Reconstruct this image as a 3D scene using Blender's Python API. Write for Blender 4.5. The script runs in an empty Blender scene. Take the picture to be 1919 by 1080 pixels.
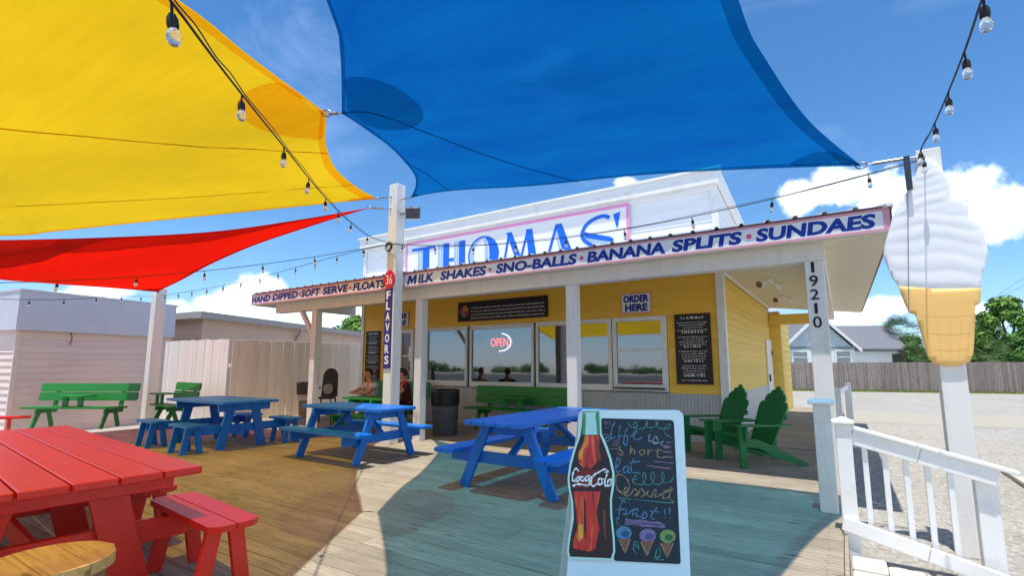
import bpy, bmesh, math, random
from mathutils import Vector, Matrix
random.seed(7)
R = math.radians
sc = bpy.context.scene
col = sc.collection

# ------------------------------------------------------------------ camera
CAMH, FPX, CXP, CYP = 1.4, 938.0, 959.5, 561.0
YAW, PIT = R(33.19), R(7.56)
cd = bpy.data.cameras.new('camera'); cam = bpy.data.objects.new('camera', cd); col.objects.link(cam)
cd.sensor_fit = 'HORIZONTAL'; cd.sensor_width = 36; cd.lens = FPX / 1919 * 36
cd.shift_y = (CYP - 540) / 1919; cd.clip_start = .05; cd.clip_end = 2000
cam.location = (0, 0, CAMH); cam.rotation_euler = (math.pi / 2 + PIT, 0, YAW)
sc.camera = cam
FW = Vector((-math.sin(YAW) * math.cos(PIT), math.cos(YAW) * math.cos(PIT), math.sin(PIT)))
RT = Vector((math.cos(YAW), math.sin(YAW), 0)); UPV = RT.cross(FW); CO = Vector((0, 0, CAMH))
def ray(x, y): return RT * ((x - CXP) / FPX) - UPV * ((y - CYP) / FPX) + FW
def gz(x, y, z=0.): d = ray(x, y); return CO + d * ((z - CAMH) / d.z)
def gy(x, y, Y): d = ray(x, y); return CO + d * (Y / d.y)
def gx(x, y, X): d = ray(x, y); return CO + d * (X / d.x)
def pf(x, y, f): return CO + ray(x, y) * f

# ------------------------------------------------------------------ sky and sun
SUN_DX, SUN_DY = -.04, .197          # ground shadow offset per metre of height
SUN_V = Vector((-SUN_DX, -SUN_DY, 1)).normalized()
w = bpy.data.worlds.new('World'); sc.world = w; w.use_nodes = True
def build_world():
    nt = w.node_tree; N = nt.nodes; L = nt.links
    bg = N['Background']; bg.inputs['Strength'].default_value = .15
    def node(t, **k):
        n = N.new(t)
        for a, b in k.items(): setattr(n, a, b)
        return n
    def setin(n, i, v):
        if isinstance(v, (int, float, tuple)): n.inputs[i].default_value = v
        else: L.new(v, n.inputs[i])
    def M(op, a, b=None, c=None, clamp=False):
        n = node('ShaderNodeMath', operation=op); n.use_clamp = clamp
        setin(n, 0, a)
        if b is not None: setin(n, 1, b)
        if c is not None: setin(n, 2, c)
        return n.outputs[0]
    sky = node('ShaderNodeTexSky', sky_type='NISHITA'); sky.sun_disc = False
    sky.sun_elevation = math.asin(SUN_V.z); sky.sun_rotation = math.atan2(SUN_V.x, SUN_V.y)
    sky.air_density = 1.0; sky.dust_density = .1; sky.ozone_density = 4.0; sky.altitude = 0
    hsv = node('ShaderNodeHueSaturation'); hsv.inputs['Saturation'].default_value = 1.22; hsv.inputs['Value'].default_value = .61
    L.new(sky.outputs[0], hsv.inputs['Color'])
    tc = node('ShaderNodeTexCoord'); sep = node('ShaderNodeSeparateXYZ'); L.new(tc.outputs['Generated'], sep.inputs[0])
    az = M('ARCTAN2', sep.outputs[0], sep.outputs[1]); el = M('ARCSINE', sep.outputs[2])
    blobs = []
    def azel(px, py):
        d = ray(px, py).normalized(); return math.atan2(d.x, d.y), math.asin(d.z)
    for px, py, rx, ry in ((430, 580, 75, 48), (492, 545, 52, 40), (330, 578, 40, 20), (520, 600, 90, 45), (190, 548, 66, 24), (120, 566, 60, 22), (640, 590, 90, 30),
                           (1490, 375, 45, 40), (1580, 345, 70, 52), (1680, 370, 100, 62), (1820, 345, 80, 52), (1870, 395, 110, 62), (1640, 575, 80, 24), (1590, 600, 90, 30), (1170, 342, 30, 14), (1850, 590, 90, 28)):
        a, e = azel(px, py); a2, e2 = azel(px + rx, py); a3, e3 = azel(px, py - ry)
        blobs.append((a, e, abs(a2 - a), abs(e3 - e)))
    rr = random.Random(3)
    for k in range(36):                       # unseen clouds added round the rest of the sky, multiplied for fill light
        a = R(38) + (k + .5) * R(298) / 36
        if a > math.pi: a -= 2 * math.pi
        if -R(95) < a < R(28): continue
        blobs.append((a, R(rr.uniform(5, 40)), R(rr.uniform(6, 14)), R(rr.uniform(3, 8))))
    f = None
    for a, e, rx, ry in blobs:
        u = M('DIVIDE', M('SUBTRACT', az, a), rx); v = M('DIVIDE', M('SUBTRACT', el, e), ry)
        d = M('SUBTRACT', 1.0, M('ADD', M('MULTIPLY', u, u), M('MULTIPLY', v, v)))
        f = d if f is None else M('SMOOTH_MAX', f, d, .35)
    f = M('MAXIMUM', f, -2.0)
    def noise(scale, det, rough, vec=None, dist=0.):
        n = node('ShaderNodeTexNoise'); n.inputs['Scale'].default_value = scale; n.inputs['Detail'].default_value = det
        n.inputs['Roughness'].default_value = rough; n.inputs['Distortion'].default_value = dist
        L.new(vec or tc.outputs['Generated'], n.inputs['Vector']); return n.outputs[0]
    n1 = noise(16, 8, .62)
    dens = M('ADD', f, M('MULTIPLY', M('SUBTRACT', n1, .5), 3.2))
    mask = node('ShaderNodeMapRange', interpolation_type='SMOOTHSTEP'); setin(mask, 0, dens); setin(mask, 1, .0); setin(mask, 2, .75)
    # thin high cloud
    mp = node('ShaderNodeMapping'); mp.inputs['Scale'].default_value = (3.0, 5.0, 7.0); mp.inputs['Rotation'].default_value = (0, .3, .5); L.new(tc.outputs['Generated'], mp.inputs[0])
    n2 = noise(1.0, 7, .6, mp.outputs[0], .6)
    cir = node('ShaderNodeMapRange', interpolation_type='SMOOTHSTEP'); setin(cir, 0, n2); setin(cir, 1, .5); setin(cir, 2, .8); setin(cir, 4, .17)
    # whitish air towards the horizon
    hz = node('ShaderNodeMapRange', interpolation_type='SMOOTHSTEP'); setin(hz, 0, el); setin(hz, 1, -.02); setin(hz, 2, .30); setin(hz, 3, .45); setin(hz, 4, 0.)
    def mix(fac, a, b):
        m = node('ShaderNodeMix', data_type='RGBA'); setin(m, 0, fac)
        for i, v in ((6, a), (7, b)):
            if isinstance(v, tuple): m.inputs[i].default_value = v
            else: L.new(v, m.inputs[i])
        return m.outputs[2]
    n3 = noise(11, 6, .6)
    sh = node('ShaderNodeMapRange', interpolation_type='SMOOTHSTEP'); setin(sh, 0, M('ADD', dens, M('MULTIPLY', n3, 1.2))); setin(sh, 1, .7); setin(sh, 2, 2.6)
    cloudc = mix(sh.outputs[0], (3.8, 4.5, 5.5, 1), (7.6, 7.7, 7.9, 1))
    c = mix(cir.outputs[0], hsv.outputs[0], (3.0, 4.0, 6.0, 1))
    c = mix(hz.outputs[0], c, (.85, 2.1, 4.6, 1))
    c = mix(mask.outputs[0], c, cloudc)
    L.new(c, bg.inputs['Color'])
build_world()
sd = bpy.data.lights.new('sun', 'SUN'); so = bpy.data.objects.new('sun', sd); col.objects.link(so)
sd.energy = 2.75; sd.angle = R(.53); sd.color = (1, .955, .88)
so.rotation_euler = SUN_V.to_track_quat('Z', 'Y').to_euler(); so.location = (0, 0, 30)
sc.view_settings.view_transform = 'Standard'; sc.view_settings.look = 'None'
sc.view_settings.gamma = 1; sc.view_settings.exposure = 1.02; sc.view_settings.use_curve_mapping = False
sc.render.engine = 'CYCLES'
sc.cycles.max_bounces = 8; sc.cycles.transparent_max_bounces = 12

# ------------------------------------------------------------------ helpers: materials
def lin(c):
    return tuple(((v / 255) / 12.92 if v / 255 <= .04045 else ((v / 255 + .055) / 1.055) ** 2.4) for v in c)
MATS = {}
def paint(name, c, rough=.5, var=.10, scale=3., bump=.05, bscale=60., stretch=(1, 1, 1), spec=.4, wear=0., wearc=(.5, .45, .38), rnd=0., metal=0., dirt=0., dirtc=(.12, .09, .06)):
    """procedural surface: base colour with soft variation, grain relief, optional worn spots and a tint per piece"""
    if name in MATS: return MATS[name]
    m = bpy.data.materials.new(name); m.use_nodes = True; nt = m.node_tree; N = nt.nodes; L = nt.links
    p = N['Principled BSDF']
    p.inputs['Roughness'].default_value = rough; p.inputs['Metallic'].default_value = metal
    p.inputs['Specular IOR Level'].default_value = spec
    tc = N.new('ShaderNodeTexCoord'); mp = N.new('ShaderNodeMapping'); mp.inputs['Scale'].default_value = stretch
    oi = N.new('ShaderNodeObjectInfo')
    add = N.new('ShaderNodeVectorMath'); add.operation = 'ADD'
    sc_ = N.new('ShaderNodeVectorMath'); sc_.operation = 'SCALE'; sc_.inputs[3].default_value = 37.0
    cmb = N.new('ShaderNodeCombineXYZ'); L.new(oi.outputs['Random'], cmb.inputs[0]); L.new(oi.outputs['Random'], cmb.inputs[2])
    L.new(cmb.outputs[0], sc_.inputs[0]); L.new(tc.outputs['Object'], add.inputs[0]); L.new(sc_.outputs[0], add.inputs[1])
    L.new(add.outputs[0], mp.inputs[0])
    def noise(s, d=5, r=.6):
        n = N.new('ShaderNodeTexNoise'); n.inputs['Scale'].default_value = s; n.inputs['Detail'].default_value = d; n.inputs['Roughness'].default_value = r
        L.new(mp.outputs[0], n.inputs['Vector']); return n.outputs[0]
    def math_(op, a, b):
        n = N.new('ShaderNodeMath'); n.operation = op
        for i, v in ((0, a), (1, b)):
            if isinstance(v, (int, float)): n.inputs[i].default_value = v
            else: L.new(v, n.inputs[i])
        return n.outputs[0]
    n1 = noise(scale); val = math_('ADD', 1 - var, math_('MULTIPLY', n1, var * 2))
    if rnd: val = math_('MULTIPLY', val, math_('ADD', 1 - rnd, math_('MULTIPLY', oi.outputs['Random'], rnd * 2)))
    vm = N.new('ShaderNodeVectorMath'); vm.operation = 'SCALE'; vm.inputs[0].default_value = c; L.new(val, vm.inputs[3])
    cc = vm.outputs[0]
    def over(fac, a, b):
        mx = N.new('ShaderNodeMix'); mx.data_type = 'RGBA'; L.new(fac, mx.inputs[0]); L.new(a, mx.inputs[6]); mx.inputs[7].default_value = (*b, 1); return mx.outputs[2]
    def ramp(v, a, b):
        r = N.new('ShaderNodeMapRange'); r.interpolation_type = 'SMOOTHSTEP'; L.new(v, r.inputs[0]); r.inputs[1].default_value = a; r.inputs[2].default_value = b; return r.outputs[0]
    if dirt: cc = over(math_('MULTIPLY', ramp(noise(scale * 1.7, 7, .7), .48, .72), dirt), cc, dirtc)
    if wear: cc = over(ramp(noise(scale * 5, 8, .75), .78 - wear, .84 - wear), cc, wearc)
    L.new(cc, p.inputs['Base Color'])
    rv = math_('ADD', rough - .08, math_('MULTIPLY', noise(scale * 2.3, 4), .16)); L.new(rv, p.inputs['Roughness'])
    if bump:
        b = N.new('ShaderNodeBump'); b.inputs['Strength'].default_value = bump; b.inputs['Distance'].default_value = .01
        L.new(noise(bscale, 4), b.inputs['Height']); L.new(b.outputs[0], p.inputs['Normal'])
    MATS[name] = m; return m

def wood(name, c, c2, rnd=.16, rough=.75, gap=1., axis=0):
    """weathered boards: long grain, knots, a tint of its own for every board"""
    if name in MATS: return MATS[name]
    st = [9, 9, 9]; st[axis] = .55
    m = paint(name, c, rough, .16, 1.4, .22, 30, tuple(st), .2, rnd=rnd)
    nt = m.node_tree; N = nt.nodes; L = nt.links; p = N['Principled BSDF']
    src = p.inputs['Base Color'].links[0].from_socket
    mp = [n for n in N if n.type == 'MAPPING'][0]
    n = N.new('ShaderNodeTexNoise'); n.inputs['Scale'].default_value = 5.5; n.inputs['Detail'].default_value = 6; n.inputs['Roughness'].default_value = .7; n.inputs['Distortion'].default_value = .4
    L.new(mp.outputs[0], n.inputs['Vector'])
    r = N.new('ShaderNodeMapRange'); L.new(n.outputs[0], r.inputs[0]); r.inputs[1].default_value = .42; r.inputs[2].default_value = .75
    mx = N.new('ShaderNodeMix'); mx.data_type = 'RGBA'; L.new(r.outputs[0], mx.inputs[0]); L.new(src, mx.inputs[6]); mx.inputs[7].default_value = (*c2, 1)
    # knots
    tc = [q for q in N if q.type == 'TEX_COORD'][0]
    v = N.new('ShaderNodeTexVoronoi'); v.inputs['Scale'].default_value = 1.0
    mk = N.new('ShaderNodeMapping'); s3 = [7., 7., 7.]; s3[axis] = 1.8; mk.inputs['Scale'].default_value = tuple(s3); 
    addn = [q for q in N if q.type == 'VECT_MATH' and q.operation == 'ADD'][0]; L.new(addn.outputs[0], mk.inputs[0]); L.new(mk.outputs[0], v.inputs['Vector'])
    kr = N.new('ShaderNodeMapRange'); kr.interpolation_type = 'SMOOTHSTEP'; L.new(v.outputs['Distance'], kr.inputs[0]); kr.inputs[1].default_value = .05; kr.inputs[2].default_value = .15; kr.inputs[3].default_value = .75; kr.inputs[4].default_value = 0
    mx2 = N.new('ShaderNodeMix'); mx2.data_type = 'RGBA'; L.new(kr.outputs[0], mx2.inputs[0]); L.new(mx.outputs[2], mx2.inputs[6]); mx2.inputs[7].default_value = (c2[0] * .45, c2[1] * .4, c2[2] * .35, 1)
    L.new(mx2.outputs[2], p.inputs['Base Color'])
    return m

def cloth(name, under, trans, hole=.14, holec=None, drift=None):
    """knitted shade cloth: some sun passes tinted straight through, most glows through or bounces"""
    if name in MATS: return MATS[name]
    m = bpy.data.materials.new(name); m.use_nodes = True; nt = m.node_tree; N = nt.nodes; L = nt.links
    N.remove(N['Principled BSDF']); out = N['Material Output']
    df = N.new('ShaderNodeBsdfDiffuse'); df.inputs[0].default_value = (*under, 1)
    tl = N.new('ShaderNodeBsdfTranslucent'); tr = N.new('ShaderNodeBsdfTransparent'); tr.inputs[0].default_value = (*(holec or trans), 1)
    tc = N.new('ShaderNodeTexCoord'); mp = N.new('ShaderNodeMapping'); mp.inputs['Scale'].default_value = (.5, 6, 6); mp.inputs['Rotation'].default_value = (0, 0, .6)
    L.new(tc.outputs['Object'], mp.inputs[0])
    n = N.new('ShaderNodeTexNoise'); n.inputs['Scale'].default_value = 2.2; n.inputs['Detail'].default_value = 7; n.inputs['Roughness'].default_value = .65; L.new(mp.outputs[0], n.inputs['Vector'])
    r = N.new('ShaderNodeMapRange'); L.new(n.outputs[0], r.inputs[0]); r.inputs[1].default_value = .3; r.inputs[2].default_value = .7; r.inputs[3].default_value = .93; r.inputs[4].default_value = 1.06
    vm = N.new('ShaderNodeVectorMath'); vm.operation = 'SCALE'; vm.inputs[0].default_value = trans; n4 = N.new('ShaderNodeTexNoise'); n4.inputs['Scale'].default_value = .33; n4.inputs['Detail'].default_value = 2; L.new(tc.outputs['Object'], n4.inputs['Vector'])
    r4 = N.new('ShaderNodeMapRange'); L.new(n4.outputs[0], r4.inputs[0]); r4.inputs[1].default_value = .3; r4.inputs[2].default_value = .7; r4.inputs[3].default_value = .84; r4.inputs[4].default_value = 1.16
    mm = N.new('ShaderNodeMath'); mm.operation = 'MULTIPLY'; L.new(r.outputs[0], mm.inputs[0]); L.new(r4.outputs[0], mm.inputs[1]); L.new(mm.outputs[0], vm.inputs[3]); L.new(vm.outputs[0], tl.inputs[0])
    if drift:
        m5 = N.new('ShaderNodeMapping'); m5.inputs['Scale'].default_value = (.30, 1.5, 1.5); m5.inputs['Rotation'].default_value = (0, 0, -.9); L.new(tc.outputs['Object'], m5.inputs[0])
        n5 = N.new('ShaderNodeTexNoise'); n5.inputs['Scale'].default_value = 1.0; n5.inputs['Detail'].default_value = 5; n5.inputs['Roughness'].default_value = .6; L.new(m5.outputs[0], n5.inputs['Vector'])
        r5 = N.new('ShaderNodeMapRange'); L.new(n5.outputs[0], r5.inputs[0]); r5.inputs[1].default_value = .32; r5.inputs[2].default_value = .68
        x5 = N.new('ShaderNodeMix'); x5.data_type = 'RGBA'; L.new(r5.outputs[0], x5.inputs[0]); x5.inputs[6].default_value = (*trans, 1); x5.inputs[7].default_value = (*drift, 1); L.new(x5.outputs[2], vm.inputs[0])
    a = N.new('ShaderNodeMixShader'); a.inputs[0].default_value = .72; L.new(df.outputs[0], a.inputs[1]); L.new(tl.outputs[0], a.inputs[2])
    b = N.new('ShaderNodeMixShader'); b.inputs[0].default_value = hole; L.new(a.outputs[0], b.inputs[1]); L.new(tr.outputs[0], b.inputs[2])
    wv = N.new('ShaderNodeTexWave'); wv.inputs['Scale'].default_value = 120; L.new(tc.outputs['Object'], wv.inputs['Vector'])
    bp = N.new('ShaderNodeBump'); bp.inputs['Strength'].default_value = .12; bp.inputs['Distance'].default_value = .004; L.new(wv.outputs['Fac'], bp.inputs['Height']); L.new(bp.outputs[0], df.inputs['Normal'])
    L.new(b.outputs[0], out.inputs[0]); MATS[name] = m; return m

def glow(name, c, s):
    m = bpy.data.materials.new(name); m.use_nodes = True; p = m.node_tree.nodes['Principled BSDF']
    p.inputs['Base Color'].default_value = (*c, 1); p.inputs['Emission Color'].default_value = (*c, 1); p.inputs['Emission Strength'].default_value = s
    return m

# ------------------------------------------------------------------ helpers: meshes
class MB:
    def __init__(s): s.v = []; s.f = []; s.mi = []; s.sm = []
    def add(s, vs, fs, mi=0, smooth=False):
        b = len(s.v); s.v += [tuple(q) for q in vs]; s.f += [tuple(b + i for i in f) for f in fs]; s.mi += [mi] * len(fs); s.sm += [smooth] * len(fs)
    def obox(s, c, ax, ay, az, ch=.004, mi=0):
        """box with half-axes ax, ay, az and chamfered edges"""
        c, ax, ay, az = map(Vector, (c, ax, ay, az)); lx, ly, lz = ax.length, ay.length, az.length
        ch = min(ch, lx * .45, ly * .45, lz * .45)
        if ch <= 1e-5:
            vs = [c + ax * i + ay * j + az * k for i in (-1, 1) for j in (-1, 1) for k in (-1, 1)]
            s.add(vs, [(0, 1, 3, 2), (4, 6, 7, 5), (0, 4, 5, 1), (2, 3, 7, 6), (0, 2, 6, 4), (1, 5, 7, 3)], mi); return
        ex, ey, ez = 1 - ch / lx, 1 - ch / ly, 1 - ch / lz
        vs = []; idx = {}
        for i in (-1, 1):
            for j in (-1, 1):
                for k in (-1, 1):
                    for t, (fx, fy, fz) in enumerate(((1, ey, ez), (ex, 1, ez), (ex, ey, 1))):
                        idx[i, j, k, t] = len(vs); vs.append(c + ax * (i * fx) + ay * (j * fy) + az * (k * fz))
        fs = []
        I = lambda i, j, k, t: idx[i, j, k, t]
        for i in (-1, 1): fs.append([I(i, -1, -1, 0), I(i, 1, -1, 0), I(i, 1, 1, 0), I(i, -1, 1, 0)][::i])
        for j in (-1, 1): fs.append([I(-1, j, -1, 1), I(-1, j, 1, 1), I(1, j, 1, 1), I(1, j, -1, 1)][::j])
        for k in (-1, 1): fs.append([I(-1, -1, k, 2), I(1, -1, k, 2), I(1, 1, k, 2), I(-1, 1, k, 2)][::k])
        for i in (-1, 1):
            for j in (-1, 1): fs.append([I(i, j, -1, 0), I(i, j, -1, 1), I(i, j, 1, 1), I(i, j, 1, 0)][::i * j])
            for k in (-1, 1): fs.append([I(i, -1, k, 0), I(i, 1, k, 0), I(i, 1, k, 2), I(i, -1, k, 2)][::i * k])
        for j in (-1, 1):
            for k in (-1, 1): fs.append([I(-1, j, k, 1), I(-1, j, k, 2), I(1, j, k, 2), I(1, j, k, 1)][::j * k])
        for i in (-1, 1):
            for j in (-1, 1):
                for k in (-1, 1): fs.append([I(i, j, k, 0), I(i, j, k, 1), I(i, j, k, 2)][::i * j * k])
        s.add(vs, fs, mi)
    def box(s, x0, x1, y0, y1, z0, z1, ch=.004, mi=0):
        s.obox(((x0 + x1) / 2, (y0 + y1) / 2, (z0 + z1) / 2), ((x1 - x0) / 2, 0, 0), (0, (y1 - y0) / 2, 0), (0, 0, (z1 - z0) / 2), ch, mi); return s
    def bar(s, p, q, w, h, ch=.004, up=(0, 0, 1), mi=0):
        """timber from p to q: w across, h along 'up'"""
        p, q, up = Vector(p), Vector(q), Vector(up); d = q - p; dn = d.normalized()
        sd = dn.cross(up)
        if sd.length < 1e-4: sd = dn.cross(Vector((0, 1, 0)))
        sd.normalize(); u = sd.cross(dn)
        s.obox((p + q) / 2, d / 2, sd * (w / 2), u * (h / 2), ch, mi); return s
    def cyl(s, p, q, r0, r1=None, n=10, cap=True, mi=0, smooth=True):
        r1 = r0 if r1 is None else r1
        s.tube([p, q], [r0, r1], n, cap, mi, smooth); return s
    def tube(s, pts, r, n=6, cap=True, mi=0, smooth=True):
        pts = [Vector(p) for p in pts]; rs = r if isinstance(r, (list, tuple)) else [r] * len(pts)
        vs = []; up = None
        for i, p in enumerate(pts):
            d = (pts[min(i + 1, len(pts) - 1)] - pts[max(i - 1, 0)])
            d = d.normalized() if d.length > 1e-9 else Vector((0, 0, 1))
            if up is None:
                up = d.orthogonal().normalized()
            a = (up - d * up.dot(d)); a = a.normalized() if a.length > 1e-6 else d.orthogonal().normalized()
            up = a; b = d.cross(a)
            for k in range(n): t = 2 * math.pi * k / n; vs.append(p + (a * math.cos(t) + b * math.sin(t)) * rs[i])
        fs = [(i * n + k, i * n + (k + 1) % n, (i + 1) * n + (k + 1) % n, (i + 1) * n + k) for i in range(len(pts) - 1) for k in range(n)]
        s.add(vs, fs, mi, smooth)
        if cap: s.add([vs[k] for k in range(n)], [tuple(range(n))[::-1]], mi); s.add(vs[-n:], [tuple(range(n))], mi)
        return s
    def lathe(s, c, prof, n=16, mi=0, smooth=True):
        c = Vector(c); vs = [c + Vector((r * math.cos(2 * math.pi * k / n), r * math.sin(2 * math.pi * k / n), z)) for r, z in prof for k in range(n)]
        fs = [(i * n + k, i * n + (k + 1) % n, (i + 1) * n + (k + 1) % n, (i + 1) * n + k) for i in range(len(prof) - 1) for k in range(n)]
        s.add(vs, fs, mi, smooth)
        s.add(vs[:n], [tuple(range(n))[::-1]], mi); s.add(vs[-n:], [tuple(range(n))], mi); return s
    def prism(s, poly, fr, t0, t1, mi=0):
        """polygon in the frame fr=(O,U,V,N), from depth t0 to t1 along N"""
        O, U, V, Nn = fr; n = len(poly)
        ar = sum(poly[i][0] * poly[(i + 1) % n][1] - poly[(i + 1) % n][0] * poly[i][1] for i in range(n))
        if ar < 0: poly = poly[::-1]
        a = [O + U * x + V * y + Nn * t0 for x, y in poly]; b = [O + U * x + V * y + Nn * t1 for x, y in poly]
        s.add(a + b, [tuple(range(n))[::-1], tuple(range(n, 2 * n))] + [(i, (i + 1) % n, n + (i + 1) % n, n + i) for i in range(n)], mi); return s
    def ribbon(s, pts, wd, fr, t, mi=0, rough=0.):
        """flat stroke of width wd along 2-D points in the frame"""
        O, U, V, Nn = fr; P = [Vector(p) for p in pts]; n = len(P)
        if n < 2: return s
        vs = []
        for i in range(n):
            d = P[min(i + 1, n - 1)] - P[max(i - 1, 0)]
            if d.length < 1e-9: d = Vector((1, 0))
            d.normalize(); k = Vector((-d.y, d.x)) * wd / 2 * (1 + rough * math.sin(i * .9 + P[0].x * 71))
            for q in (P[i] + k, P[i] - k): vs.append(O + U * q.x + V * q.y + Nn * t)
        s.add(vs, [(2 * i, 2 * i + 1, 2 * i + 3, 2 * i + 2) for i in range(n - 1)], mi); return s
    def mesh(s, name, mats):
        me = bpy.data.meshes.new(name); me.from_pydata(s.v, [], s.f)
        for m in (mats if isinstance(mats, (list, tuple)) else [mats]): me.materials.append(m)
        if any(s.mi): me.polygons.foreach_set('material_index', s.mi)
        if any(s.sm): me.polygons.foreach_set('use_smooth', s.sm)
        me.update(); return me
    def build(s, name, mats, parent=None, world=True):
        """ONE mesh object; vertices given in world coordinates are taken into the parent's space"""
        if parent is not None and world:
            inv = wmat(parent).inverted(); s.v = [tuple(inv @ Vector(v)) for v in s.v]
        o = bpy.data.objects.new(name, s.mesh(name, mats)); col.objects.link(o)
        if parent is not None: o.parent = parent
        elif world and s.v:                       # origin at the foot of the thing
            xs, ys, zs = zip(*s.v); c = Vector(((min(xs) + max(xs)) / 2, (min(ys) + max(ys)) / 2, min(zs)))
            o.data.transform(Matrix.Translation(-c)); o.location = c
        return o
def wmat(o):
    m = Matrix.Translation(o.location) @ o.rotation_euler.to_matrix().to_4x4()
    return wmat(o.parent) @ m if o.parent else m
def tag(o, label=None, cat=None, group=None, kind=None):
    if label: o['label'] = label
    if cat: o['category'] = cat
    if group: o['group'] = group
    if kind: o['kind'] = kind
    return o
def thing(name, label, cat, loc=(0, 0, 0), rz=0., group=None, kind=None):
    o = bpy.data.objects.new(name, None); col.objects.link(o); o.location = loc; o.rotation_euler = (0, 0, rz); o.empty_display_size = .2
    return tag(o, label, cat, group, kind)
def kids(o): return [c for c in bpy.data.objects if c.parent == o]
def copy_tree(o, parent=None):
    c = o.copy(); col.objects.link(c)
    if parent: c.parent = parent
    for ch in kids(o): copy_tree(ch, c)
    return c
def smooth_pts(P, k=8, closed=False):
    """Catmull-Rom through the points"""
    P = [Vector(p) for p in P]; n = len(P); out = []
    rng = range(n if closed else n - 1)
    for i in rng:
        if closed: a, b, c, d = P[(i - 1) % n], P[i], P[(i + 1) % n], P[(i + 2) % n]
        else: a, b, c, d = P[max(i - 1, 0)], P[i], P[i + 1], P[min(i + 2, n - 1)]
        for j in range(k):
            t = j / k
            out.append(.5 * ((2 * b) + (c - a) * t + (2 * a - 5 * b + 4 * c - d) * t * t + (3 * b - a - 3 * c + d) * t ** 3))
    if not closed: out.append(P[-1])
    return out
def frame_y(Y): return (Vector((0, Y, 0)), Vector((1, 0, 0)), Vector((0, 0, 1)), Vector((0, -1, 0)))   # upright plane facing the yard
def lettering(name, txt, fr, x0, x1, y0, y1, mat, parent, bold=.02, t=.004, ext=.001, shear=0.):
    """text as a thin mesh fitted to a box on a plane"""
    cu = bpy.data.curves.new(name, 'FONT'); cu.body = txt; cu.size = 1; cu.offset = bold; cu.shear = shear; cu.resolution_u = 3; cu.align_x = 'CENTER'
    cu.space_line = .9
    to = bpy.data.objects.new('tmp', cu); col.objects.link(to)
    dg = bpy.context.evaluated_depsgraph_get(); me = bpy.data.meshes.new_from_object(to.evaluated_get(dg)); bpy.data.objects.remove(to); bpy.data.curves.remove(cu)
    xs = [v.co.x for v in me.vertices]; ys = [v.co.y for v in me.vertices]
    O, U, V, Nn = fr; mx, Mx, my, My = min(xs), max(xs), min(ys), max(ys); inv = wmat(parent).inverted() if parent else Matrix()
    for v in me.vertices:
        a = x0 + (v.co.x - mx) / (Mx - mx) * (x1 - x0); b = y0 + (v.co.y - my) / (My - my) * (y1 - y0)
        v.co = inv @ (O + U * a + V * b + Nn * t)
    me.name = name; me.materials.clear(); me.materials.append(mat)
    o = bpy.data.objects.new(name, me); col.objects.link(o)
    if parent: o.parent = parent
    return o

# ------------------------------------------------------------------ materials
WHITE = paint('white_paint', lin((240, 239, 236)), .5, .05, 2.5, .05, 40, dirt=.25, dirtc=(.45, .42, .38))
WHITE_S = paint('white_siding', lin((242, 242, 243)), .55, .05, 2., .06, 35, (.4, 1, 1), rnd=.03, dirt=.15, dirtc=(.5, .48, .45))
POSTW = paint('post_white', lin((234, 230, 223)), .55, .06, 3., .08, 30, (1, 1, .25), dirt=.3, dirtc=(.42, .38, .33))
YELLOW = paint('yellow_siding', lin((248, 200, 76)), .6, .06, 1.6, .07, 30, (.3, 1, 1), rnd=.05, dirt=.12, dirtc=(.5, .33, .08))
YELLOW2 = paint('pale_yellow_siding', lin((240, 204, 100)), .6, .06, 1.6, .07, 30, (1, .3, 1), rnd=.05, dirt=.12, dirtc=(.5, .38, .12))
CEIL = paint('ceiling_board', lin((226, 218, 196)), .6, .05, 1.5, .04, 30, rnd=.03, dirt=.2, dirtc=(.5, .44, .34))
GREYM = paint('corrugated_grey', lin((196, 195, 192)), .45, .08, 2., .05, 30, dirt=.35, dirtc=(.25, .22, .19))
ROOFM = paint('roof_metal', lin((196, 198, 200)), .4, .06, 2., .03, 30, metal=.3)
BROWN = paint('brown_trim', lin((120, 92, 66)), .6, .1, 4., .08, 40)
SIGNW = paint('sign_white', lin((242, 241, 240)), .45, .03, 2., .02, 40)
NAVY = paint('sign_navy', lin((10, 52, 150)), .45, .06, 5., .02, 40)
SKYB = paint('sign_blue', lin((22, 108, 226)), .45, .06, 5., .02, 40)
PALEB = paint('sign_pale_blue', lin((168, 198, 236)), .45, .05, 5., .02, 40)
PINK = paint('sign_pink', lin((240, 150, 200)), .45, .06, 5., .02, 40)
PINK2 = paint('border_pink', lin((226, 160, 176)), .45, .08, 5., .02, 40)
REDS = paint('sign_red', lin((214, 40, 60)), .45, .05, 5., .02, 40)
PURPLE = paint('sign_purple', lin((52, 46, 128)), .45, .05, 5., .02, 40)
BLACK = paint('black_paint', lin((24, 24, 26)), .45, .1, 5., .03, 40)
BOARDBK = paint('menu_black', lin((30, 28, 32)), .4, .1, 3., .02, 40)
CHALKW = paint('print_white', lin((206, 204, 200)), .7, .1, 8., 0)
MAROON = paint('maroon_frame', lin((84, 26, 34)), .5, .1, 5., .03, 40)
BLUEP = paint('blue_paint', lin((4, 112, 206)), .38, .14, 2.5, .28, 40, (.12, 1, 1), spec=.5, wear=.135, wearc=lin((120, 150, 200)), rnd=.07, dirt=.25, dirtc=lin((10, 40, 110)))
REDP = paint('red_paint', lin((218, 38, 22)), .34, .14, 2.5, .30, 40, (.12, 1, 1), spec=.55, wear=.13, wearc=lin((214, 170, 120)), rnd=.06, dirt=.2, dirtc=lin((150, 14, 16)))
GREENB = paint('green_bench_paint', lin((34, 128, 48)), .45, .14, 2.5, .22, 40, (.12, 1, 1), spec=.45, wear=.11, wearc=lin((110, 140, 90)), rnd=.07, dirt=.25, dirtc=lin((20, 70, 26)))
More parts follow.
